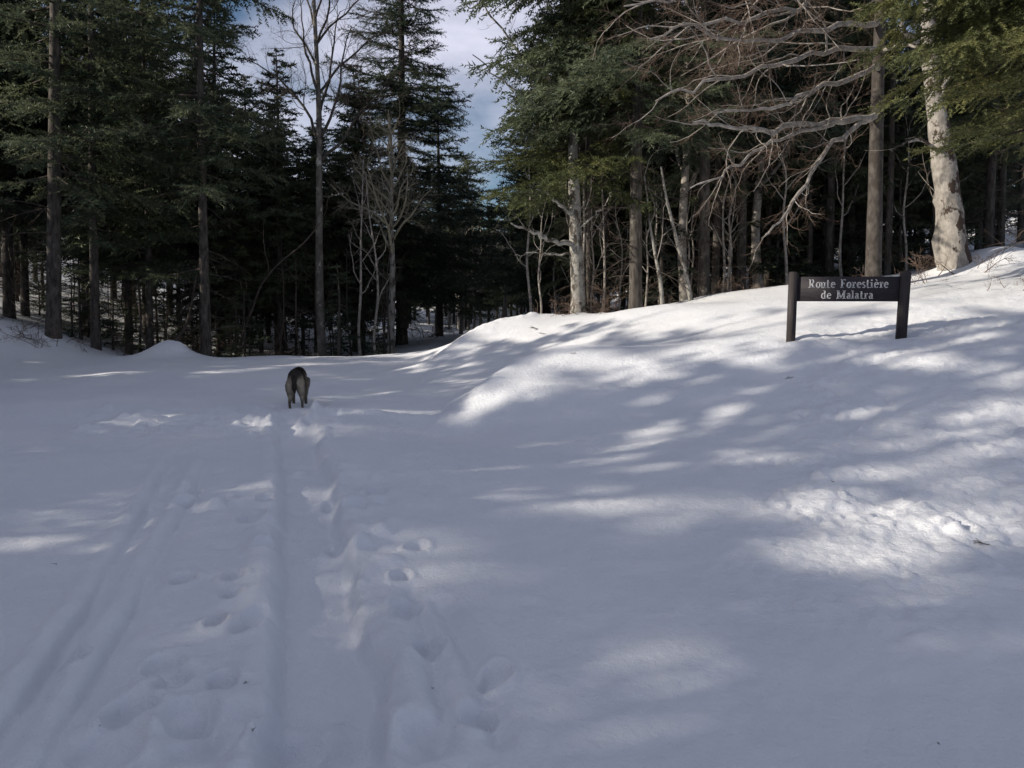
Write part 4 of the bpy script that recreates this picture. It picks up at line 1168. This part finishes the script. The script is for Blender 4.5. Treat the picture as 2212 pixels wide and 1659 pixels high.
def dog():
    x, y, _ = DOG_AT
    z = ground_z(x, y) - .02
    root = thing('dog', 'grey brown dog with dark back seen from behind, walking up the snowy road', 'dog', (x, y, z), (0, 0, DOG_HEAD), 1.06)
    sp = Soup()
    # rump, belly, chest, neck, head, muzzle: one path
    path = [(0, -.135, .42), (0, -.11, .44), (0, -.05, .465), (0, .04, .475), (0, .16, .47), (0, .30, .46), (0, .42, .45), (0, .52, .445), (0, .60, .43), (0, .68, .385), (0, .75, .33), (0, .80, .285), (0, .86, .235), (0, .92, .185), (0, .95, .165)]
    rx = [q * .80 for q in (.04, .085, .122, .132, .122, .125, .132, .122, .095, .075, .072, .078, .055, .036, .02)]
    rz = [.06, .11, .135, .135, .120, .135, .150, .140, .110, .085, .075, .078, .058, .038, .02]
    tg = np.gradient(np.array(path), axis=0)
    ell_loft(sp, path, rx, rz, list(tg))
    for s, dy in ((-1, 0.0), (1, .03)):
        # hind leg: thigh, knee forward, hock back, shank, paw
        limb(sp, [(s * .062, -.03, .43), (s * .074, .01, .35), (s * .076, .06 + dy, .27), (s * .078, .0 + dy, .20), (s * .086, -.055 + dy, .135), (s * .085, -.035 + dy, .07), (s * .085, -.02 + dy, .02)], [.105, .112, .085, .050, .029, .025, .029], flat=.60)
        limb(sp, [(s * .085, -.035 + dy, .015), (s * .086, .01 + dy, .018), (s * .087, .045 + dy, .010)], [.026, .033, .018])
        # front leg: shoulder, elbow, wrist, paw
        dyf = -.03 if s > 0 else .03
        limb(sp, [(s * .085, .50, .42), (s * .095, .46, .33), (s * .092, .44 + dyf * .5, .26), (s * .090, .46 + dyf, .14), (s * .09, .46 + dyf, .06), (s * .09, .47 + dyf, .02)], [.085, .066, .042, .030, .026, .028], flat=.75)
        limb(sp, [(s * .09, .455 + dyf, .015), (s * .09, .495 + dyf, .016), (s * .09, .525 + dyf, .008)], [.026, .032, .018])
        limb(sp, [(s * .055, .765, .36), (s * .075, .755, .40), (s * .078, .775, .435)], [.035, .026, .006], flat=.6)
    # hanging tail
    limb(sp, [(0, -.105, .50), (0, -.150, .478), (0, -.178, .43), (0, -.180, .38), (0, -.172, .335), (.005, -.162, .30)], [.04, .034, .034, .032, .024, .008], 22)
    me = sp.mesh('dog_rough', [])
    tmp = link('dog_rough', me)
    rm = tmp.modifiers.new('remesh', 'REMESH'); rm.mode = 'VOXEL'; rm.voxel_size = .012
    sm = tmp.modifiers.new('smooth', 'SMOOTH'); sm.iterations = 3; sm.factor = .5
    dg = bpy.context.evaluated_depsgraph_get()
    body_me = bpy.data.meshes.new_from_object(tmp.evaluated_get(dg))
    body_me.name = 'dog_body'
    bpy.data.objects.remove(tmp, do_unlink=True)
    nv = len(body_me.vertices)
    co = np.empty(nv * 3, np.float32); body_me.vertices.foreach_get('co', co); co = co.reshape(-1, 3).astype(float)
    no = np.empty(nv * 3, np.float32); body_me.vertices.foreach_get('normal', no); no = no.reshape(-1, 3).astype(float)
    def coat(c):
        n1 = fbm(c[:, 0] * 14 + c[:, 1] * 5, c[:, 2] * 14 + c[:, 1] * 9, 91, 3)
        side = np.array([.21, .18, .14]); dark = np.array([.042, .035, .030]); pale = np.array([.48, .42, .33]); leg = np.array([.13, .105, .08])
        k = np.repeat(side[None], len(c), 0)
        def mix(k, col, f): return k * (1 - f[:, None]) + col * f[:, None]
        k = mix(k, leg, smooth(.24, .14, c[:, 2]))
        rump = smooth(.10, -.02, c[:, 1]) * smooth(.545, .46, c[:, 2] + .05 * n1) * smooth(.15, .24, c[:, 2])
        k = mix(k, pale, rump * smooth(.135, .10, np.abs(c[:, 0])) * .95)
        k = mix(k, dark, smooth(.475, .545, c[:, 2] + .04 * n1 - .25 * np.abs(c[:, 0])) * .95)
        tail = smooth(-.140, -.158, c[:, 1]) * (np.abs(c[:, 0]) < .06)
        k = mix(k, dark * 1.1, np.maximum(tail, smooth(.05, .03, np.hypot(c[:, 0], c[:, 2] - .18)) * (c[:, 1] < .25) * .7))
        k = mix(k, dark, smooth(.87, .92, c[:, 1]))
        return k * (1 + .35 * n1)[:, None]
    def paint(me, col):
        at_ = me.color_attributes.new('coat', 'FLOAT_COLOR', 'POINT')
        at_.data.foreach_set('color', np.hstack([col, np.ones((len(col), 1))]).astype(np.float32).ravel())
    m, nt, b = material('dog_coat')
    a = N(nt, 'ShaderNodeAttribute'); a.attribute_name = 'coat'
    nt.links.new(a.outputs['Color'], b.inputs['Base Color']); b.inputs['Roughness'].default_value = .8
    paint(body_me, coat(co))
    body_me.materials.clear(); body_me.materials.append(m)
    body_me.polygons.foreach_set('use_smooth', np.ones(len(body_me.polygons), bool))
    body = link('body', body_me, root)
    g = np.random.default_rng(8)
    pick = g.integers(0, nv, 26000)
    c, n = co[pick] + g.normal(0, .003, (len(pick), 3)), no[pick]
    flow = unit(np.array([[0, -.9, -.8]]) + g.normal(0, .25, (len(pick), 3)))
    flow = unit(flow - (flow * n).sum(1, keepdims=True) * n + 1e-6)
    ln = np.where(c[:, 2] < .22, .012, .028) * g.uniform(.6, 1.3, len(pick))
    ln = np.where(c[:, 1] > .7, .010, ln)
    d = unit(flow + n * g.uniform(.15, .5, len(pick))[:, None]) * ln[:, None]
    w = unit(np.cross(d, n)) * .0022
    tri = np.stack([c - w, c + w, c + d], 1).reshape(-1, 3)
    fm = mesh_from('dog_fur', tri, np.arange(len(tri)).reshape(-1, 3), m)
    col = coat(c) * g.uniform(.75, 1.3, (len(pick), 1))
    paint(fm, np.repeat(col, 3, 0))
    fur = link('fur', fm, body); tag(fur, kind='stuff')
    m2, nt, b = material('dog_eye'); b.inputs['Base Color'].default_value = (.01, .008, .006, 1); b.inputs['Roughness'].default_value = .15
    for s in (-1, 1):
        e = Soup(); limb(e, [(s * .052, .842, .292), (s * .056, .846, .290), (s * .060, .850, .288)], [.004, .010, .004], 7, 8)
        link('eye', e.mesh('eye', m2), body)
    e = Soup(); limb(e, [(0, .945, .175), (0, .962, .163), (0, .972, .155)], [.012, .017, .006], 8, 10); link('nose', e.mesh('nose', m2), body)
dog()

# ------------------------------------------------------------------ small things lying on the snow
def twig_mesh(seed, L, needles):
    b = Bare(seed)
    cfg = [dict(n=7, wander=.25, trop=0, kids=4, ref=.15, ratio=.5, ang=(30, 60)), dict(n=4, wander=.2, trop=0, kids=0, ref=1, ratio=.5, ang=(30, 60))]
    b.grow((0, 0, .006), (1, 0, .03), L, .006, 0, cfg)
    s = Soup()
    for pts, rad, lv in b.items:
        pts[:, 2] = np.abs(pts[:, 2]) * .5 + .004
        tube(s, pts, np.maximum(rad, .003), 4)
        if needles:
            for q in range(14):
                c = pts[b.rng.integers(len(pts))]; d = unit(b.rng.normal(0, 1, 3) * np.array([1, 1, .4])) * b.rng.uniform(.02, .045)
                w = unit(np.cross(d, [0, 0, 1.0])) * .005
                s.add(np.array([c - w, c + w, c + d + np.array([0, 0, .01])]), None, [[0, 1, 2]])
    return s.mesh('fallen_twig', M_DEADTWIG, True)
TW = [twig_mesh(200 + k, .10 + .03 * (k % 3), k % 2 == 0) for k in range(4)]
where = [(1697, 822, 1.3, 'dark twig tip lying below the left sign post'), (1801, 1045, 1.1, 'dark twig lying halfway down the bank'), (2137, 1177, .9, 'small dark twig on the lower right of the bank'),
         (605, 1546, .55, 'tiny twig lying in the end of the middle track'), (526, 1478, .5, 'tiny twig lying left of the middle track'), (123, 1221, .8, 'tiny twig lying left of the outer ski track'),
         (218, 1580, .5, 'tiny twig lying between the ski tracks near the bottom'), (983, 1572, .4, 'tiny twig lying right of the faint ski track at the bottom'), (933, 1493, .35, 'tiny crumb of bark right of the sunlit fleck'), (1180, 722, 2.2, 'flat dark branch tip on the brow of the bank, the nearer'),
         (1160, 712, 2.0, 'flat dark branch tip on the brow of the bank, the farther'), (1232, 764, 1.2, 'dark twig on the crest of the sunlit crease'), (545, 1586, .5, 'tiny twig left of the bottom of the middle track'), (1390, 1050, .4, 'tiny crumb beside the sunlit patch in the middle'), (2025, 1605, .6, 'tiny twig in the bottom right corner of the snow')]
def hit(u, v):
    d0 = np.geomspace(2, 30, 400)
    Pp = np.array([at(u, v, d) for d in d0])
    hz = height(Pp[:, 0], Pp[:, 1])
    k = int(np.argmax(Pp[:, 2] < hz))
    p = Pp[k]; p[2] = ground_z(p[0], p[1])
    return p
for k, (u, v, sc, lab) in enumerate(where):
    o = link('fallen_twig', TW[k % 4])
    o.location = hit(u, v); o.rotation_euler = (0, 0, k * 1.7); o.scale = (sc * (.5 if k < 3 or 8 < k < 12 else (.28 if k < 14 else .15)),) * 3
    tag(o, lab, 'twig', 'twigs fallen on the snow')
# brush poking through the snow along the brow of the bank
def brush(seed, n, L, spread):
    b = Bare(seed)
    cfg = [dict(n=9, wander=.14, trop=-.01, kids=6, ref=.8, ratio=.5, ang=(25, 60)), dict(n=5, wander=.2, trop=0, kids=4, ref=.4, ratio=.5, ang=(25, 60)), dict(n=4, wander=.2, trop=0, kids=0, ref=1, ratio=.5, ang=(20, 50))]
    for k in range(n):
        az = b.rng.uniform(0, 6.28); up = b.rng.uniform(.25, 1.4)
        b.grow((b.rng.normal(0, spread), b.rng.normal(0, spread * .5), -.08), (math.cos(az), math.sin(az), up), L * b.rng.uniform(.5, 1.2), .011, 0, cfg)
    s = Soup(); by = {}
    for pts, rad, lv in b.items: by.setdefault((len(pts)), []).append((pts, np.maximum(rad, .003)))
    for n_, its in by.items(): tubes(s, np.array([i[0] for i in its]), np.array([i[1] for i in its]), 4)
    return s.mesh('brush', M_TWIG, True)
BR = [brush(301, 9, .9, .35), brush(302, 7, .6, .3), brush(303, 12, 1.1, .5)]
for u, d, k, sc, lab in ((1225, 19.7, 1, 1.1, 'tangle of dark twigs at the left foot of the stout beech'), (1295, 19.9, 0, 1.0, 'tangle of dark twigs between the stout beech and the dark fir'), (1330, 20.6, 2, .8, 'brown brush left of the heavy limbed fir'), (1420, 20.2, 1, 1, 'low brush at the foot of the forked sapling'),
                         (1570, 20.4, 2, .7, 'dry stalks on the brow of the bank left of the sign'), (1985, 16.5, 0, .75, 'dark twigs poking from the snow between sign and old beech'), (2105, 17.2, 1, 1.2, 'dark debris at the right foot of the old beech'), (2010, 20, 2, .7, 'twiggy brush behind the old beech'),
                         (2205, 13.5, 1, .7, 'thin dry stalks on the snow at the right edge'), (60, 20.4, 1, 1, 'thin twigs on the left bank beside the thick spruce'), (118, 20.3, 2, .8, 'bush of thin stems at the foot of the thick spruce'), (265, 22.4, 0, .9, 'dead twigs left of the snow heap'),
                         (470, 24, 0, 1.3, 'thin brush right of the layered fir'), (560, 24.5, 2, 1.1, 'thin brush above the dog on the far road edge'), (395, 23.2, 0, 1.1, 'thin brush right of the snow heap'), (900, 38, 2, 1.5, 'brown brush beside the far bend of the road')):
    o = link('brush', BR[k]); q = P(u, d); o.location = q; o.rotation_euler = (0, 0, u); o.scale = (sc, sc, sc)
    tag(o, lab, 'brush', 'brush along the snow edges')
